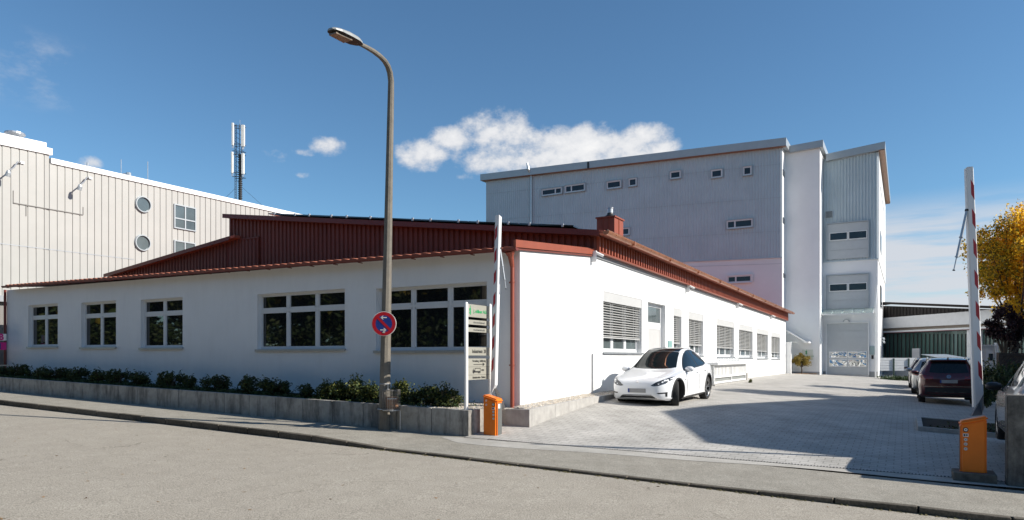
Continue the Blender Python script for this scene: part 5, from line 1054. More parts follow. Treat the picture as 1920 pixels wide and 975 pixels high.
def tree(name, label, cat, base, h, crown_c, crown_r, ncl, per, lr, mats, mi, seed, trunk_r=.12, group=None, squash=1.0, cl=(.35, .75)):
    rnd = random.Random(seed); t = root(name, label, cat, base, group); bm = NB(); base = Vector(base); cc = Vector(crown_c); cs = []
    for i in range(ncl):
        d = Vector((rnd.gauss(0, 1), rnd.gauss(0, 1), rnd.gauss(0, 1)*squash)).normalized(); q = crown_r*rnd.uniform(.35, 1.0)
        cs.append((cc+Vector((d.x*q, d.y*q, d.z*q*h)), crown_r*rnd.uniform(*cl)*.42))
    clumps(bm, cs, per, lr, rnd, mi, .35); mk('crown', bm, mats, t)
    bm = NB(); fork = base.lerp(cc, .45); tube(bm, [base-ZV*.1, base.lerp(fork, .5)+Vector((.05, .03, 0)), fork], [trunk_r*1.15, trunk_r*.9, trunk_r*.75], 9)
    for c, r in cs[::max(1, ncl//22)]: m_ = fork.lerp(Vector(c), .5)+Vector((rnd.gauss(0, .1), rnd.gauss(0, .1), .1)); tube(bm, [fork, m_, Vector(c)], [trunk_r*.45, trunk_r*.25, trunk_r*.08], 6)
    mk('trunk', bm, M_bark, t); return t
def gnd(px, py):
    z = -1.5
    for _ in range(60):
        d = -z*FPX/(py-HOR); p = at(px, py, d); a, b = ab(p); z = .6*z + .4*drive(a, b)
    return a, b, drive(a, b)
k = 24/FPX
tree('maple_tree', 'tall tree with bright yellow-orange autumn leaves at the right edge', 'tree', at(1893, 750, 24), 1.3, at(1922, 492, 24), 1.7, 120, 330, .045, [M_yel, M_yelg], lambda p, r: 1 if r.random() < (.45 if p.x < 17.2 and p.z > 2.2 else .06) else 0, 31, .10, cl=(.4, .9))
tree('purple_shrub', 'dark purple-leaved shrub below the yellow tree', 'shrub', at(1884, 740, 22.6), 1.05, at(1888, 612, 22.6), .72, 26, 150, .05, [M_pur], None, 32, .05, cl=(.5, .9))
a, b, z = gnd(1502.5, 704.5); a = A2-1.0; b = ona(1502.5, 700, a)[0]; z = yard(a, b); p_ = P(a, b, z)
tree('dwarf_tree', 'small olive-brown tree growing by the stair tower wall', 'tree', p_, .75, p_+ZV*1.15, .72, 26, 120, .05, [M_ol], None, 33, .05, cl=(.5, .9))
bm = NB(); r_ = random.Random(4)
for i in range(260): leaf(bm, P(a+r_.uniform(-.6, .7), b+r_.uniform(-1.2, 1.1), z+.03), .05, r_, 0, 2)
o = mk('fallen_leaves', bm, mat('leaf_litter', (.28, .15, .06), .8, .3, 20)); tag(o, 'brown fallen leaves at the foot of the small tree', 'leaves', kind='stuff')
# plants and soil on the right, behind the barrier
bm = NB(); a0, b0, _ = gnd(1729, 772); a1, b1, _ = gnd(1742, 762.5)
sheet('planting_bed', (3.9, 6.0), fr(8.2, 9.75, .25), lambda a, b: drive(a, b)+.08, M_soil, na=5)
bm = NB(); bba(bm, 8.1, 9.8, 3.8, 3.9, (-2.2, -2.2), (drive(3.85, 8.1)+.10, drive(3.85, 9.8)+.10)); bab(bm, 3.9, 6.0, 8.1, 8.2, -2.2, (drive(3.9, 8.1)+.10, drive(6, 8.1)+.10)); bba(bm, 8.1, 9.8, 6.0, 6.1, -2.2, (drive(6, 8.1)+.10, drive(6, 9.8)+.10)); o = mk('bed_edging', bm, M_conc2, origin=P(5, 9, -1.7)); tag(o, 'pale kerb round the small soil bed behind the right barrier', 'kerb edging')
bm = NB(); r_ = random.Random(6)
for i in range(900): leaf(bm, P(r_.uniform(4.0, 5.9), r_.uniform(8.3, 9.7), 0)+ZV*(-1.68+r_.uniform(0, .12)), .035, r_, 0 if r_.random() < .7 else 1, .6)
o = mk('bed_plants', bm, [M_shr, mat('dead_leaf', (.12, .06, .03), .8, .3, 20)]); tag(o, 'sparse dark creeping plants in the small bed behind the right barrier', 'ground cover', kind='stuff')
for i, (px, py, d, s, lb) in enumerate(((1858, 735, 19.5, 1.4, 'dark tangled bush between the raised boom and the brown fence'), (1874, 752, 18.2, 1.5, 'dark low bush under the purple shrub beside the silver car'), (1850, 757, 17.5, 1.1, 'small dark bush right behind the foot of the right boom'), (1905, 738, 19.8, 1.6, 'dark bush before the brown plank fence near the right edge'))):
    p = at(px, py, d); r_ = root('bush', lb, 'shrub', p, group='bushes by the brown fence'); ORG[r_] = Vector((0, 0, 0)); r_.rotation_euler.z = i*1.7; r_.scale = (s, s, s*1.25)
    for nm, me in zip(('foliage', 'stems'), protos[1 if i != 0 else 2]): o = bpy.data.objects.new(nm, me); C.objects.link(o); o.parent = r_
a, b, z = gnd(1407, 718)
r_ = root('weed_clump', 'small green weed clump on the paving beside the white enclosure', 'plant', P(a, b, z)); ORG[r_] = Vector(); r_.scale = (.4, .4, .4)
o = bpy.data.objects.new('foliage', protos[3][0]); C.objects.link(o); o.parent = r_
# grass strip before the board fence
bm = NB(); r_ = random.Random(8)
for i in range(2500): p = at(r_.uniform(1655, 1800), 700, 49)+Vector((0, r_.uniform(-1.2, .8), 0)); p.z = -1.62+r_.uniform(0, .30)*r_.random(); leaf(bm, p, .10, r_, 0, 0)
o = mk('grass_verge', bm, M_cov); tag(o, 'dark strip of grass at the foot of the white board fence', 'grass', kind='stuff')
# fallen leaves scattered on the road
bm = NB(); r_ = random.Random(9)
for i in range(70):
    b = r_.uniform(-9, 8); a = r_.uniform(-9.5, -3.8)
    p = P(a, b, roadz(b)+.008); leaf(bm, p, r_.uniform(.015, .035), r_, 0, 5)
for i in range(160):
    b = r_.uniform(-4, 2.5); a = patch_edge(b)+r_.gauss(0, .04); leaf(bm, P(a, b, roadz(b)+.008), r_.uniform(.015, .03), r_, 0, 5)
o = mk('road_leaves', bm, mat('dry_leaf', (.30, .17, .07), .8, .4, 20)); tag(o, 'few dry leaves scattered on the road surface', 'leaves', kind='stuff')
# ------------------------------------------------------------------ white enclosure (basement stair cover) by the side wall
a0, b0, z0 = gnd(1339, 723.5); a1 = onb(1398, 0, b0)[0]; zt = onb(1339, 684, b0)[1]; print('encl', a0, a1, b0)
en = root('stair_enclosure', 'low white slatted enclosure with a flat roof against the sunlit house wall', 'enclosure', P((a0+a1)/2, b0, yard(a0, b0)))
aw = onb(1318, 0, 0.02)[0]
bm = NB(); bab(bm, a0-.0, a0+.12, .01, b0-.05, -2, zt+.02); mk('end_wall', bm, mat('panel_grey2', (.45, .46, .45), .7, .05), en)
bm = NB(); bab(bm, a0+.02, a1, b0-.10, b0-.06, z0+.12, zt-.0); mk('back_panel', bm, mat('panel_pale', (.22, .23, .22), .6, .04), en)
bm = NB(); a = a0+.04
while a < a1-.05: bab(bm, a, a+.15, b0-.055, b0-.01, z0+.40, zt-.02); a += .27
bab(bm, a0, a1, b0-.06, b0+.01, z0+.32, z0+.40); bab(bm, a0, a1, b0-.06, b0+.01, z0+.08, z0+.16); bab(bm, a0, a1, b0-.06, b0+.01, zt-.05, zt)
for q in (0, .5, 1): bab(bm, lerp(a0, a1-.08, q), lerp(a0, a1-.08, q)+.08, b0-.06, b0+.014, z0+.05, zt-.0)
mk('slat_front', bm, M_wpaint, en)
bm = NB(); bab(bm, a0-.12, a1+.12, .02, b0+.18, zt+.0, zt+.10); mk('roof', bm, M_wpaint, en)
bm = NB()
for dz in (.14, .25): bab(bm, lerp(a0, a1, .35), a1+.05, b0-.35, b0-.31, zt+dz, zt+dz+.035)
a = lerp(a0, a1, .35)
while a < a1: bab(bm, a, a+.03, b0-.34, b0-.32, zt+.10, zt+.25); a += .35
mk('top_rail', bm, M_greyt, en)
bm = NB(); bab(bm, a0-.1, a1+.1, .02, b0+.06, -2.2, z0+.06); mk('base', bm, M_conc2, en)
tb = (a1+.12, b0+.0); bm = NB(); bab(bm, a1+.02, a1+.5, b0-.5, b0+.05, -2, z0+.42); mk('pier', bm, M_conc2, en)
# white pillar with meter box at the end of the side wall
bm = NB(); a_ = E_+.15; b_ = .25; zt_ = onb(1468, 641, .3)[1]; bab(bm, a_-.1, a_+.25, b_-.22, b_+.12, -1.6, zt_); bab(bm, a_-.12, a_-.10, b_-.12, b_+.05, -.2, .1); bab(bm, a_-.14, a_+.3, b_-.25, b_+.15, zt_, zt_+.05)
o = mk('entrance_post', bm, M_wpaint, origin=P(a_, b_, -1.3)); tag(o, 'slim white post with a box at the far end of the house', 'post')
# ------------------------------------------------------------------ CARS
def interp(tab, x):
    n = len(tab)
    if x <= tab[0][0]: return tab[0][1]
    if x >= tab[-1][0]: return tab[-1][1]
    for i in range(n-1):
        if tab[i][0] <= x <= tab[i+1][0]:
            x0, y0 = tab[i]; x1, y1 = tab[i+1]; h = x1-x0; t = (x-x0)/h
            def sl(j):
                if j <= 0 or j >= n-1: return None
                d0 = (tab[j][1]-tab[j-1][1])/(tab[j][0]-tab[j-1][0]); d1 = (tab[j+1][1]-tab[j][1])/(tab[j+1][0]-tab[j][0])
                return 0 if d0*d1 <= 0 else 2*d0*d1/(d0+d1)
            s = (y1-y0)/h; m0 = sl(i); m1 = sl(i+1); m0 = s if m0 is None else m0; m1 = s if m1 is None else m1
            return y0*(2*t**3-3*t*t+1)+h*m0*(t**3-2*t*t+t)+y1*(-2*t**3+3*t*t)+h*m1*(t**3-t*t)
def car(name, label, S, paint, loc, heading, arch_mat, steer=0.0, detail='full', group=None, scale=1.0):
    """S: spec in metres, x measured from the nose backwards"""
    L = S['L']; r_ = root(name, label, 'car', loc, group); ORG[r_] = Vector(); r_.rotation_euler.z = heading; r_.scale = (scale,)*3
    XN = lambda x: L/2-x                                            # local x: nose at +L/2
    st = [0, .01, .03, .06, .1, .15, .21, .28]+[.36+i*(L-.72)/52 for i in range(53)]+[L-.28, L-.21, L-.15, L-.1, L-.06, L-.03, L-.01, L]
    bm = NB(); rings = []
    for x in st:
        w = interp(S['w'], x); zb = interp(S['zb'], x); zs = interp(S['zs'], x); zr = interp(S['zr'], x); wr = min(interp(S['wr'], x), w*.97)
        zs = min(zs, zr-.03); mid = (zb+zs)/2
        pts = [(0, zb), (w*.6, zb), (w*.9, zb+.01), (w*.975, zb+.07), (w*.99, lerp(zb, zs, .3)), (w*1.0, lerp(zb, zs, .52)), (w*.992, lerp(zb, zs, .72)), (w*.975, lerp(zb, zs, .88)), (w*.945, zs)]
        gl = zr-zs; ed = min(.10, gl*.6)
        for t in (.2, .4, .6, .8, .93): pts.append((lerp(w*.93, wr, t**1.15), zs+(gl-ed)*t+.004))
        pts += [(wr*.985, zr-ed*.62), (wr*.93, zr-ed*.33), (wr*.82, zr-ed*.16), (wr*.6, zr-ed*.06), (wr*.3, zr-ed*.015), (0, zr)]
        rings.append(pts)
    np_ = len(rings[0]); vs = []
    for x, pts in zip(st, rings):
        row = [bm.verts.new((XN(x), y, z)) for y, z in pts]; row2 = [row[0]]+[bm.verts.new((XN(x), -y, z)) for y, z in pts[1:-1]]+[row[-1]]; vs.append((row, row2))
    for i in range(len(vs)-1):
        for j in range(np_-1):
            bm.faces.new((vs[i][0][j], vs[i][0][j+1], vs[i+1][0][j+1], vs[i+1][0][j])); bm.faces.new((vs[i][1][j], vs[i+1][1][j], vs[i+1][1][j+1], vs[i][1][j+1]))
    for e_, rev in ((0, False), (-1, True)):
        loop = vs[e_][0]+vs[e_][1][1:-1][::-1]; bm.faces.new(loop[::-1] if not rev else loop)
    bmesh.ops.recalc_face_normals(bm, faces=bm.faces); me = bpy.data.meshes.new('b'); bm.to_mesh(me); bm.free(); tmp = bpy.data.objects.new('b', me); C.objects.link(tmp)
    full = BVHTree.FromObject(tmp, bpy.context.evaluated_depsgraph_get())
    cuts = []; R = S['R']
    for ax_ in (S['fa'], S['ra']):                                  # wheel housings
        c = bpy.data.meshes.new('c'); cb_ = NB(); RA = R+.055
        for sd in (1, -1):
            pts = [Vector((XN(ax_)+RA*math.cos(t*math.pi/20), sd*.62, R+.0+RA*math.sin(t*math.pi/20))) for t in range(40)]
            prism(cb_, pts, Vector((0, sd*.6, 0)))
        bmesh.ops.recalc_face_normals(cb_, faces=cb_.faces); cb_.to_mesh(c); cb_.free(); co = bpy.data.objects.new('c', c); C.objects.link(co); cuts.append(co)
        md = tmp.modifiers.new('b', 'BOOLEAN'); md.operation = 'DIFFERENCE'; md.object = co; md.solver = 'EXACT'
    dg = bpy.context.evaluated_depsgraph_get(); dg.update(); me2 = bpy.data.meshes.new_from_object(tmp.evaluated_get(dg)); me2.name = 'body'
    for o in cuts+[tmp]: bpy.data.objects.remove(o)
    me2.materials.clear(); me2.materials.append(paint); me2.materials.append(M_black)
    for p in me2.polygons:
        p.use_smooth = True; c = p.center
        if c.z < R*2.2 and any(abs(math.hypot(c.x-XN(a), c.z-R)-(R+.055)) < .02 and abs(c.y) > .55 and abs(p.normal.y) < .3 for a in (S['fa'], S['ra'])): p.material_index = 1
        if abs(abs(c.y)-.62) < .01 and abs(p.normal.y) > .9 and c.z < R*2.4: p.material_index = 1
        if c.z < S.get('blackline', .24) : p.material_index = 1
    try: me2.set_sharp_from_angle(angle=math.radians(32))
    except Exception: pass
    body = bpy.data.objects.new('body', me2); C.objects.link(body); body.parent = r_; ORG[body] = Vector()
    def patch(nm, outline, view, m, off=.004, par=None, cell=.05, mir=False, thick=False):
        """outline laid on the body from a view: 'side' (x from nose, z), 'front'/'rear' (y, z), 'top' (x from nose, y)"""
        for sgn in ((1, -1) if mir else (1,)):
            pts = []; N_ = len(outline)
            for i in range(N_):
                p0, p1 = outline[i], outline[(i+1) % N_]; n_ = max(1, int(math.hypot(p1[0]-p0[0], p1[1]-p0[1])/cell))
                pts += [(lerp(p0[0], p1[0], q/n_), lerp(p0[1], p1[1], q/n_)) for q in range(n_)]
            nb_ = len(pts); xs = [p[0] for p in pts]; ys = [p[1] for p in pts]
            def inside(x, y):
                c_ = False; j = nb_-1
                for i in range(nb_):
                    if (ys[i] > y) != (ys[j] > y) and x < (xs[j]-xs[i])*(y-ys[i])/(ys[j]-ys[i])+xs[i]: c_ = not c_
                    j = i
                return c_
            gx = min(xs)+cell
            while gx < max(xs):
                gy = min(ys)+cell
                while gy < max(ys):
                    if inside(gx, gy) and min(math.hypot(gx-a, gy-b) for a, b in pts[:nb_]) > cell*.45: pts.append((gx, gy))
                    gy += cell
                gx += cell
            v2, _, f2, *_x = delaunay_2d_cdt([Vector(p) for p in pts], [(i, (i+1) % nb_) for i in range(nb_)], [], 1, 1e-5)
            b = NB(); vv = []
            for p in v2:
                if view == 'side': o_ = Vector((XN(p.x), sgn*3, p.y)); dr_ = Vector((0, -sgn, 0))
                elif view == 'front': o_ = Vector((4, p.x*sgn, p.y)); dr_ = Vector((-1, 0, 0))
                elif view == 'rear': o_ = Vector((-4, p.x*sgn, p.y)); dr_ = Vector((1, 0, 0))
                else: o_ = Vector((XN(p.x), p.y*sgn, 4)); dr_ = Vector((0, 0, -1))
                h, nrm, _i, _d = full.ray_cast(o_, dr_)
                vv.append(b.verts.new(h+nrm*off) if h else None)
            for f in f2:
                q = [vv[i] for i in f]
                if all(q):
                    try: b.faces.new(q)
                    except ValueError: pass
            b.normal_update()
            if sum(f.normal.dot(-dr_)*f.calc_area() for f in b.faces) < 0: bmesh.ops.reverse_faces(b, faces=b.faces)
            o = mk(nm, b, m, par or r_, smooth=True)
        return o
    for nm, ol, view, m, mir in S['patches']: patch(nm, ol, view, m, S.get('offs', {}).get(nm, .004), body if nm in S.get('onbody', ()) else None, .045, mir)
    if detail == 'far': pass
    # wheels
    for ax_, st_ in ((S['fa'], steer), (S['ra'], 0)):
        for sd in (1, -1):
            ty = S['track']*sd; hub = Vector((XN(ax_), ty, R)); b = NB(); wv = .215; seg = 36
            prof = [(-wv/2, R*.70), (-wv/2, R*.93), (-wv/2+.025, R*.985), (-wv/4, R), (wv/4, R), (wv/2-.025, R*.985), (wv/2, R*.93), (wv/2, R*.70)]
            rot = Matrix.Rotation(st_, 4, 'Z')
            def wp(t, yy, rr__): v = rot @ Vector((rr__*math.cos(t), yy*sd, rr__*math.sin(t))); return hub+v
            rg = [[b.verts.new(wp(2*math.pi*k/seg, yy, rr__)) for yy, rr__ in prof] for k in range(seg)]
            for k in range(seg):
                for j in range(len(prof)-1): b.faces.new((rg[k][j], rg[(k+1) % seg][j], rg[(k+1) % seg][j+1], rg[k][j+1]))
            bmesh.ops.recalc_face_normals(b, faces=b.faces)
            wr_ = bpy.data.objects.new('wheel', None); C.objects.link(wr_); wr_.parent = r_; ORG[wr_] = Vector(); mk('tyre', b, M_rubber, wr_, smooth=True, ang=35)
            b = NB(); yo = wv/2-.012
            def wring(r0, y0, r1, y1, mi=0):
                for k in range(seg): t0 = 2*math.pi*k/seg; t1 = 2*math.pi*(k+1)/seg; quad(b, wp(t0, y0, r0), wp(t1, y0, r0), wp(t1, y1, r1), wp(t0, y1, r1), mi)
            wring(R*.72, yo+.004, R*.66, yo-.01); wring(R*.66, yo-.01, R*.62, -.02, 1); wring(R*.62, -.02, 0.02, -.03, 1)
            ns = S.get('spokes', 5)
            for k in range(ns):
                t = 2*math.pi*k/ns+.3
                for dt in (-.17, .17):
                    a_, c_ = t+dt*.5, t+dt
                    pts = [wp(a_-.16, yo-.045, R*.12), wp(c_-.065, yo-.008, R*.68), wp(c_+.065, yo-.008, R*.68), wp(a_+.16, yo-.045, R*.12)]; bk_ = [wp(a_-.16, yo-.08, R*.12), wp(c_-.065, yo-.04, R*.68), wp(c_+.065, yo-.04, R*.68), wp(a_+.16, yo-.08, R*.12)]
                    va, vb = [b.verts.new(q) for q in pts], [b.verts.new(q) for q in bk_]; b.faces.new(va)
                    for i in range(4): b.faces.new((va[i], va[(i+1) % 4], vb[(i+1) % 4], vb[i]))
            wring(R*.17, yo-.04, .0, yo-.03)
            bmesh.ops.recalc_face_normals(b, faces=b.faces); mk('rim', b, [M_rim, M_black], wr_)
    # arch trim
    if arch_mat:
        for ax_ in (S['fa'], S['ra']):
            for sd in (1, -1):
                b = NB(); prev = None
                for k in range(25):
                    t = math.radians(-8+k*196/24); R0 = R+.052; R1 = R+.095; cur = []
                    for rr__ in (R0, R1):
                        x_, z_ = XN(ax_)+rr__*math.cos(t), R+rr__*math.sin(t); h, nrm, _, _ = full.ray_cast(Vector((x_, sd*3, max(z_, .26))), Vector((0, -sd, 0))); y_ = (abs(h.y) if h else .85)
                        cur.append((x_, y_, z_))
                    c = [b.verts.new((cur[0][0], sd*(cur[0][1]-.05), cur[0][2])), b.verts.new((cur[0][0], sd*(cur[0][1]+.014), cur[0][2])), b.verts.new((cur[1][0], sd*(cur[1][1]+.012), cur[1][2])), b.verts.new((cur[1][0], sd*(cur[1][1]-.01), cur[1][2]))]
                    if prev:
                        for q in range(3): b.faces.new((prev[q], c[q], c[q+1], prev[q+1]))
                    prev = c
                bmesh.ops.recalc_face_normals(b, faces=b.faces); mk('arch_trim', b, arch_mat, r_, smooth=True, ang=40)
    # mirrors
    for sd in (1, -1):
        b = NB(); c = Vector((XN(S['mx']), sd*S['my'], S['mz'])); rg = []
        for t, w_, h_ in ((-.5, .02, .02), (-.42, .055, .05), (-.2, .085, .075), (.1, .095, .08), (.35, .085, .065), (.5, .03, .03)):
            rg.append([b.verts.new(c+Vector((w_*math.cos(q*.7854), sd*t*.26, h_*math.sin(q*.7854)))) for q in range(8)])
        for i in range(len(rg)-1):
            for q in range(8): b.faces.new((rg[i][q], rg[i][(q+1) % 8], rg[i+1][(q+1) % 8], rg[i+1][q]))
        b.faces.new(rg[0]); b.faces.new(rg[-1]); bmesh.ops.recalc_face_normals(b, faces=b.faces); m_ = mk('mirror', b, S.get('mirror_mat', paint), r_, smooth=True)
        b = NB(); hexa(b, [Vector((c.x+x, c.y+y*sd, c.z+z)) for z in (-.08, -.045) for x, y in ((-.03, -.2), (.04, -.2), (.04, .0), (-.03, .0))]); mk('mirror_arm', b, M_black, m_)
    return r_, full, XN, patch
M_rim = mat('alloy_rim', (.50, .51, .52), .25, .05, 3, metal=.8)
def paintm(nm, col, metal=0): return mat(nm, col, .35, .01, 1, clear=1.0, metal=metal)
M_pw = paintm('paint_white', (.78, .79, .80)); M_pr = paintm('paint_dark_red', (.07, .005, .010), .2); M_psil = paintm('paint_silver', (.36, .37, .38), .75); M_pdk = paintm('paint_dark', (.03, .01, .013), .3)
M_cgl = mat('car_glass', (.010, .016, .018), .02, .1, 1, spec=.45); M_hl = mat('headlight', (.10, .105, .11), .05, .5, 14, spec=1, metal=.4); M_tail = mat('tail_lamp', (.16, .006, .008), .1, .2, 20, spec=1); M_plate = mat('plate_blurred', (.30, .30, .30), .5, .08, 3); M_eu = mat('plate_blue', (.01, .04, .22), .4, .05); M_chr = mat('chrome', (.6, .6, .6), .15, .02, 1, metal=1)
ev = dict(L=4.75, R=.362, fa=.85, ra=3.74, track=.80, mx=1.62, my=.99, mz=1.02, spokes=5,
    w=[(0, .50), (.03, .60), (.1, .70), (.22, .79), (.42, .875), (.75, .935), (1.5, .96), (3.3, .96), (3.9, .945), (4.3, .885), (4.55, .80), (4.7, .69), (4.75, .58)],
    zb=[(0, .36), (.08, .27), (.3, .21), (.9, .19), (3.9, .19), (4.4, .26), (4.75, .42)],
    zs=[(0, .56), (.05, .66), (.2, .755), (.5, .82), (1.0, .90), (1.5, .955), (2.4, 1.0), (3.4, 1.04), (4.1, 1.05), (4.55, .99), (4.75, .80)],
    zr=[(0, .60), (.04, .70), (.12, .77), (.3, .835), (.6, .90), (.95, .965), (1.2, 1.01), (1.36, 1.065), (1.6, 1.21), (1.9, 1.39), (2.15, 1.51), (2.45, 1.595), (2.8, 1.62), (3.2, 1.60), (3.7, 1.50), (4.1, 1.35), (4.4, 1.20), (4.52, 1.15), (4.6, 1.12), (4.72, .98), (4.75, .84)],
    wr=[(0, .42), (.1, .56), (.3, .66), (.8, .73), (1.25, .755), (1.5, .70), (1.9, .625), (2.3, .585), (2.8, .575), (3.5, .56), (4.1, .58), (4.5, .62), (4.75, .5)], blackline=.235)
def arcp(*p): return list(p)
ev['patches'] = [
    ('windscreen', [(1.27, 0), (1.285, .30), (1.33, .52), (1.42, .665), (1.62, .62), (1.9, .565), (2.13, .53), (2.16, .3), (2.18, 0), (2.16, -.3), (2.13, -.53), (1.9, -.565), (1.62, -.62), (1.42, -.665), (1.33, -.52), (1.285, -.30)], 'top', M_cgl, False),
    ('glass_roof', [(2.20, 0), (2.18, .3), (2.16, .505), (2.8, .50), (3.4, .49), (4.0, .50), (4.35, .52), (4.37, 0), (4.35, -.52), (4.0, -.50), (3.4, -.49), (2.8, -.50), (2.16, -.505), (2.18, -.3)], 'top', M_cgl, False),
    ('side_window', [(1.56, 1.005), (1.75, 1.13), (2.0, 1.29), (2.25, 1.42), (2.5, 1.50), (2.68, 1.525), (2.70, 1.06), (2.2, 1.035)], 'side', M_cgl, True),
    ('side_window', [(2.76, 1.065), (2.74, 1.525), (3.1, 1.51), (3.42, 1.44), (3.66, 1.33), (3.76, 1.22), (3.66, 1.14), (3.3, 1.085)], 'side', M_cgl, True),
    ('window_trim', [(1.50, .975), (1.74, 1.14), (2.0, 1.315), (2.25, 1.445), (2.5, 1.525), (2.75, 1.552), (3.1, 1.538), (3.46, 1.465), (3.70, 1.355), (3.81, 1.22), (3.68, 1.11), (3.3, 1.06), (2.2, 1.012)], 'side', M_black, True),
    ('headlight', [(.40, .63), (.48, .612), (.62, .63), (.76, .68), (.86, .78), (.885, .86), (.82, .845), (.68, .785), (.52, .715)], 'front', M_hl, True),
    ('grille', [(-.56, .275), (-.42, .385), (.42, .385), (.56, .275), (.3, .262), (-.3, .262)], 'front', M_black, False),
    ('fog_slot', [(.56, .44), (.80, .455), (.79, .33), (.755, .335), (.755, .415), (.60, .41)], 'front', M_black, True),
    ('bumper_lip', [(-.74, .215), (-.72, .24), (.72, .24), (.74, .215), (.6, .19), (-.6, .19)], 'front', M_black, False),
    ('door_seam', [(1.50, .36), (1.52, .36), (1.50, .95), (1.48, .95)], 'side', M_black, True), ('door_seam', [(2.70, .30), (2.712, .30), (2.712, 1.03), (2.70, 1.03)], 'side', M_black, True), ('door_seam', [(3.58, .75), (3.592, .75), (3.62, 1.08), (3.608, 1.08)], 'side', M_black, True),
    ('door_handle', [(2.46, .875), (2.62, .88), (2.62, .90), (2.46, .895)], 'side', M_chr, True), ('door_handle', [(3.28, .90), (3.44, .905), (3.44, .925), (3.28, .92)], 'side', M_chr, True),
    ('side_repeater', [(1.33, .72), (1.38, .715), (1.38, .75), (1.33, .755)], 'side', M_black, True), ('sill_trim', [(1.28, .21), (3.30, .21), (3.30, .275), (1.28, .275)], 'side', M_black, True),
    ('bonnet_seam', [(.30, .50), (.34, .62), (.6, .70), (1.2, .745), (1.2, .737), (.6, .692), (.345, .612), (.31, .50)], 'top', mat('seam_grey', (.25, .26, .27), .6, .05), True),
    ('tail_lamp', [(.45, .97), (.80, .93), (.80, .87), (.5, .90)], 'rear', M_tail, True)]
ev['offs'] = dict(window_trim=.003, side_window=.006)
def place(px, py, axis_x, lat, z_or=None):  # helper not needed
    pass
# the white car: its left front wheel touches the paving at the pixel found above
hd = math.atan2(-U.y, -U.x)                                         # nose towards the street
cf = at(1272, 763.0, 18.75); ca, cbb = ab(cf); th_ = math.radians(-2.5)
fwd = (Matrix.Rotation(th_, 3, 'Z') @ (-U)); left = Vector((-fwd.y, fwd.x, 0))
cen = Vector((cf.x, cf.y, 0)) - fwd*((4.75/2-.85)*.945) - left*(.88); aa_, bb_ = ab(cen)
hdg = math.atan2(fwd.y, fwd.x); cen.z = cf.z+.03
evr, full, XN, patch = car('parked_car', 'white electric hatchback parked nose to the street beside the sunlit wall', ev, M_pw, cen, hdg, M_black, steer=math.radians(20))
evr.rotation_euler = (0, math.radians(1.6), hdg); evr.scale = (.945, .975, 1.0)
b = NB(); hexa(b, [Vector((XN(-.012), y, z)) for z in (.45, .555) for y in (-.26, .26)][:0] or [Vector((XN(x), y, z)) for z in (.44, .55) for x, y in ((.03, -.26), (-.012, -.26), (-.012, .26), (.03, .26))]); mk('number_plate', b, M_plate, evr)
b = NB(); hexa(b, [Vector((XN(x), y, z)) for z in (.442, .548) for x, y in ((.0, -.262), (-.016, -.262), (-.016, -.215), (.0, -.215))]); mk('plate_band', b, M_eu, evr)
b = NB(); c = Vector((XN(.055), 0, .695)); prism(b, [c+Vector((.006, y, z*1.0)) for y, z in ((-.035, .035), (.035, .035), (.03, .024), (.008, .022), (0, -.035), (-.008, .022), (-.03, .024))], Vector((-.03, 0, .01))); mk('emblem', b, M_chr, evr)
# interior seats are seen dark through the glass; wipers on the screen
b = NB(); 
suv = dict(L=4.51, R=.355, fa=.88, ra=3.56, track=.79, mx=1.62, my=1.0, mz=1.08, spokes=5,
    w=[(0, .55), (.05, .70), (.2, .80), (.5, .88), (1.2, .92), (3.6, .92), (4.1, .90), (4.35, .86), (4.46, .80), (4.51, .72)],
    zb=[(0, .34), (.2, .22), (4.2, .24), (4.4, .30), (4.51, .40)],
    zs=[(0, .62), (.1, .80), (.5, .93), (1.2, 1.02), (3.0, 1.08), (4.1, 1.10), (4.4, 1.06), (4.51, .95)],
    zr=[(0, .66), (.08, .86), (.4, .98), (1.0, 1.06), (1.3, 1.12), (1.7, 1.36), (2.0, 1.53), (2.3, 1.62), (2.8, 1.65), (3.6, 1.63), (4.0, 1.58), (4.12, 1.54), (4.3, 1.28), (4.42, 1.10), (4.48, 1.0), (4.51, .92)],
    wr=[(0, .5), (.3, .7), (1.2, .76), (1.7, .68), (2.2, .62), (3.0, .61), (3.9, .60), (4.15, .60), (4.3, .72), (4.51, .66)], blackline=.30)
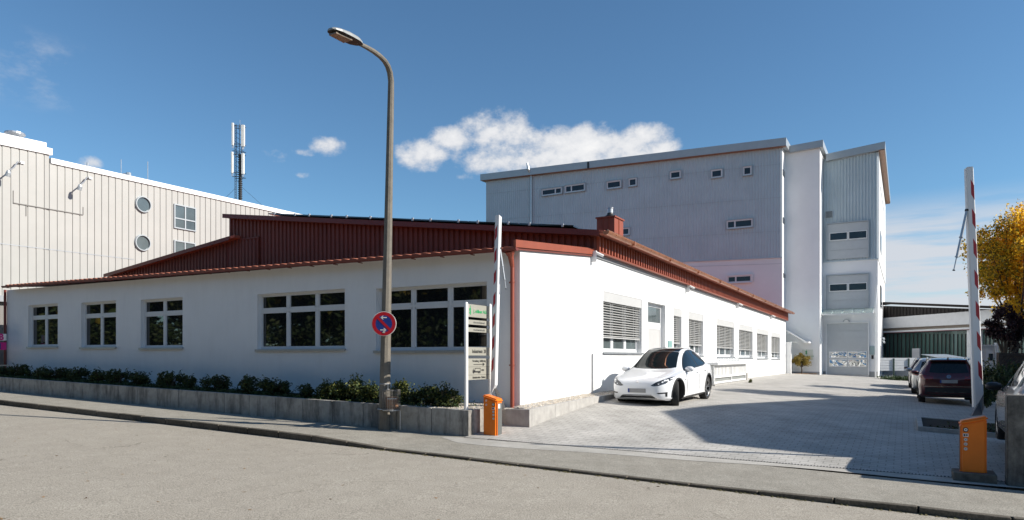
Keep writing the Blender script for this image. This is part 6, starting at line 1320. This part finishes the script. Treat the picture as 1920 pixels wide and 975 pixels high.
suv['patches'] = [
    ('rear_window', [(-.58, 1.13), (-.50, 1.46), (-.3, 1.50), (.3, 1.50), (.50, 1.46), (.58, 1.13), (.3, 1.10), (-.3, 1.10)], 'rear', M_cgl, False),
    ('side_window', [(1.55, 1.09), (1.9, 1.36), (2.15, 1.49), (2.62, 1.53), (2.62, 1.12)], 'side', M_cgl, True), ('side_window', [(2.66, 1.125), (2.66, 1.53), (3.5, 1.51), (3.85, 1.40), (4.0, 1.16)], 'side', M_cgl, True),
    ('windscreen', [(1.30, -.68), (1.30, .68), (1.98, .57), (2.02, 0), (1.98, -.57)], 'top', M_cgl, False),
    ('tail_lamp', [(.46, .87), (.46, .99), (.60, 1.03), (.79, 1.03), (.81, .88), (.70, .86)], 'rear', M_tail, True), ('tail_lamp', [(4.0, .92), (4.2, 1.03), (4.42, 1.02), (4.42, .88)], 'side', M_tail, True),
    ('bumper_insert', [(-.72, .36), (-.70, .60), (.70, .60), (.72, .36), (.5, .34), (-.5, .34)], 'rear', M_black, False), ('chrome_strip', [(-.74, .63), (-.74, .65), (.74, .65), (.74, .63)], 'rear', M_chr, False),
    ('chrome_strip', [(-.50, .44), (-.48, .455), (.48, .455), (.50, .44)], 'rear', M_chr, False),
    ('headlight', [(.42, .78), (.46, .86), (.78, .90), (.80, .80)], 'front', M_hl, True), ('sill_trim', [(1.3, .26), (3.15, .26), (3.15, .36), (1.3, .36)], 'side', M_black, True),
    ('door_seam', [(2.63, .36), (2.645, .36), (2.645, 1.1), (2.63, 1.1)], 'side', M_black, True), ('door_seam', [(1.5, .4), (1.515, .4), (1.5, 1.0), (1.485, 1.0)], 'side', M_black, True),
    ('door_handle', [(2.38, .96), (2.56, .965), (2.56, .99), (2.38, .985)], 'side', M_chr, True)]
def suvcar(label, paint, a, b, L_off=0, full_=True, heading=None, group='cars parked on the right of the driveway', spec=None):
    z = drive(a, b)+.01; hdg = math.atan2(U.y, U.x) if heading is None else heading
    return car('parked_car', label, spec or suv, paint, P(a, b, z), hdg, M_black, group=group)
ar, br_ = ab(at(1775, 757, 24.0)); z_r = drive(ar, br_)
r_, full, XN, patch = suvcar('dark red estate-like SUV seen from behind, nearest of the cars in the row', M_pr, ar+2.0, br_+.05)
L_ = suv['L']; xr = XN(L_)
b = NB(); hexa(b, [Vector((xr+x, y, z)) for z in (.76, .87) for x, y in ((-.04, -.26), (.03, -.26), (.03, .26), (-.04, .26))]); mk('number_plate', b, M_plate, r_)
b = NB(); hexa(b, [Vector((xr+x, y, z)) for z in (.762, .868) for x, y in ((-.045, .215), (-.0, .215), (-.0, .262), (-.045, .262))]); mk('plate_band', b, M_eu, r_)
b = NB(); h, nrm, _, _ = full.ray_cast(Vector((-4, 0, .98)), Vector((1, 0, 0))); c = h+nrm*.012; ey_ = Vector((0, -1, 0)); ez_ = ey_.cross(nrm).normalized()*-1; ez_ = ez_ if ez_.z > 0 else -ez_
disc(b, c, ey_, ez_, .062, 24, 0, .052)
def stroke(p, q, w_=.008): d_ = Vector((q[0]-p[0], q[1]-p[1])).normalized(); nn_ = Vector((-d_.y, d_.x))*w_*.5; b.faces.new([b.verts.new(c+ey_*x+ez_*y+nrm*.001) for x, y in ((p[0]+nn_.x, p[1]+nn_.y), (q[0]+nn_.x, q[1]+nn_.y), (q[0]-nn_.x, q[1]-nn_.y), (p[0]-nn_.x, p[1]-nn_.y))])
for p, q in (((-.024, .046), (0, .004)), ((.024, .046), (0, .004)), ((-.045, .022), (-.02, -.043)), ((-.02, -.043), (0, -.004)), ((0, -.004), (.02, -.043)), ((.02, -.043), (.045, .022))): stroke(p, q)
mk('badge', b, M_chr, r_)
for sd in (1, -1): b = NB(); tube(b, [Vector((XN(x), sd*.60, interp(suv['zr'], x)+.005)) for x in (1.9, 2.2, 2.8, 3.5, 3.95)], .02, 8); mk('roof_rail', b, M_chr, r_)
b = NB(); hexa(b, [Vector((XN(x), y, z)) for z, dx in ((1.53, 0), (1.57, .0)) for x, y in ((4.26, -.55), (3.98, -.56), (3.98, .56), (4.26, .55))]); mk('spoiler', b, M_pr, r_)
b = NB(); tube(b, [Vector((XN(3.9), 0, 1.6)), Vector((XN(4.0), 0, 1.66))], [.03, .01], 6); mk('aerial', b, M_black, r_)
suvcar('silver estate car hidden behind the dark red SUV, only its left flank showing', M_psil, 23.0, 9.0)
suvcar('dark red estate car farthest away in the parked row', M_pdk, 29.8, 8.92)
# silver car cut by the right edge
f_ = at(1868, 826, 13.5); a_, b_ = ab(f_); s2 = dict(suv); s2['patches'] = list(suv['patches']); s2['spokes'] = 5
hs = math.atan2(U.y, U.x)+math.radians(-1)
fw_ = Vector((math.cos(hs), math.sin(hs), 0)); lf_ = Vector((-fw_.y, fw_.x, 0)); cen = Vector((f_.x, f_.y, 0))-fw_*(4.51/2-.88)-lf_*.90; cen.z = f_.z+.02
s2['mirror_mat'] = M_black
car('parked_car', 'silver car beside the gate wall, cut by the right edge, its front wheel showing', s2, M_psil, cen, hs, None)
# ------------------------------------------------------------------ neighbours outside the picture: they cast the shade on the drive and stand in the glass
zb_ = -1.5
T_ = [gnd(1345, 832), gnd(1258, 773), gnd(1700, 742)]; print('shadow', T_)
kx, kb = math.sin(SUN_OFF)/math.tan(SUN_EL), math.cos(SUN_OFF)/math.tan(SUN_EL)
nbh = root('neighbour_house', 'white gabled neighbour house right of the driveway, outside the picture, shading the paving', 'building', P(14, 20, zb_))
B0 = 17.0; pr = []
for a_, b_, z_ in T_: h_ = (B0-b_)/kb; pr.append((a_+kx*h_, h_+z_+1.45))
print(pr); bm = NB()
prism(bm, [P(pr[0][0], B0, -2), P(pr[2][0], B0, -2), P(pr[2][0], B0, pr[2][1]-1.45), P(pr[1][0], B0, pr[1][1]-1.45), P(pr[0][0], B0, pr[0][1]-1.45)], W*12); mk('walls', bm, M_white, nbh)
for a in (8, 12, 16): bm = NB(); bab(bm, a, a+1.6, B0-.05, B0-.002, 0, 1.5); mk('window', bm, M_glass, nbh)
bm = NB()
for (a0, h0), (a1, h1) in zip(pr, pr[1:]): hexa(bm, [P(a0, B0-.2, h0-1.45), P(a1, B0-.2, h1-1.45), P(a1, B0+12, h1-1.45), P(a0, B0+12, h0-1.45), P(a0, B0-.2, h0-1.4), P(a1, B0-.2, h1-1.4), P(a1, B0+12, h1-1.4), P(a0, B0+12, h0-1.4)])
mk('roof', bm, M_roofd, nbh)
p_ = P(25.5, 16.5, -1.8); tree('ash_tree', 'green tree past the neighbour house, outside the picture to the right', 'tree', p_, 1.5, p_+ZV*6.6, 1.7, 50, 60, .16, [M_tree], None, 41, .16)
p_ = P(33, 17.5, -1.8); tree('birch_tree', 'second green tree past the neighbour house, outside the picture', 'tree', p_, 1.4, p_+ZV*5.6, 1.8, 46, 60, .16, [M_tree], None, 42, .16)
for i, (b, a, lb) in enumerate(((-14, -27, 'broad leafy tree across the street opposite the leftmost windows'), (-5, -26, 'broad leafy tree across the street opposite the lamp post'), (4, -28, 'broad leafy tree across the street behind the viewer'), (-24, -29, 'broad leafy tree across the street, third from the left'), (14, -30, 'broad leafy tree across the street farthest to the right'), (-34, -27, 'broad leafy tree across the street beyond the end of the house'), (-46, -28, 'broad leafy tree far down the street on the left'), (-60, -27, 'broad leafy tree second to last down the street'), (-75, -28, 'last broad leafy tree down the street on the left'))):
    p_ = P(a, b, street(b)-.1); tree('lime_tree', lb, 'tree', p_, 1.1, p_+ZV*7.0, 6.0, 130, 60, .45, [M_tree, M_yelg], lambda p, r: 1 if r.random() < .12 else 0, 50+i, .25, group='trees across the street')
bm = NB(); r_ = random.Random(77)
for i in range(17000): b = r_.uniform(-110, 35); leaf(bm, P(r_.uniform(-23.5, -22), b, street(b)+r_.uniform(0, 4.2)*r_.uniform(.6, 1)), .26, r_)

o = mk('hedge', bm, M_tree); tag(o, 'long clipped hedge across the street behind the viewer', 'hedge')
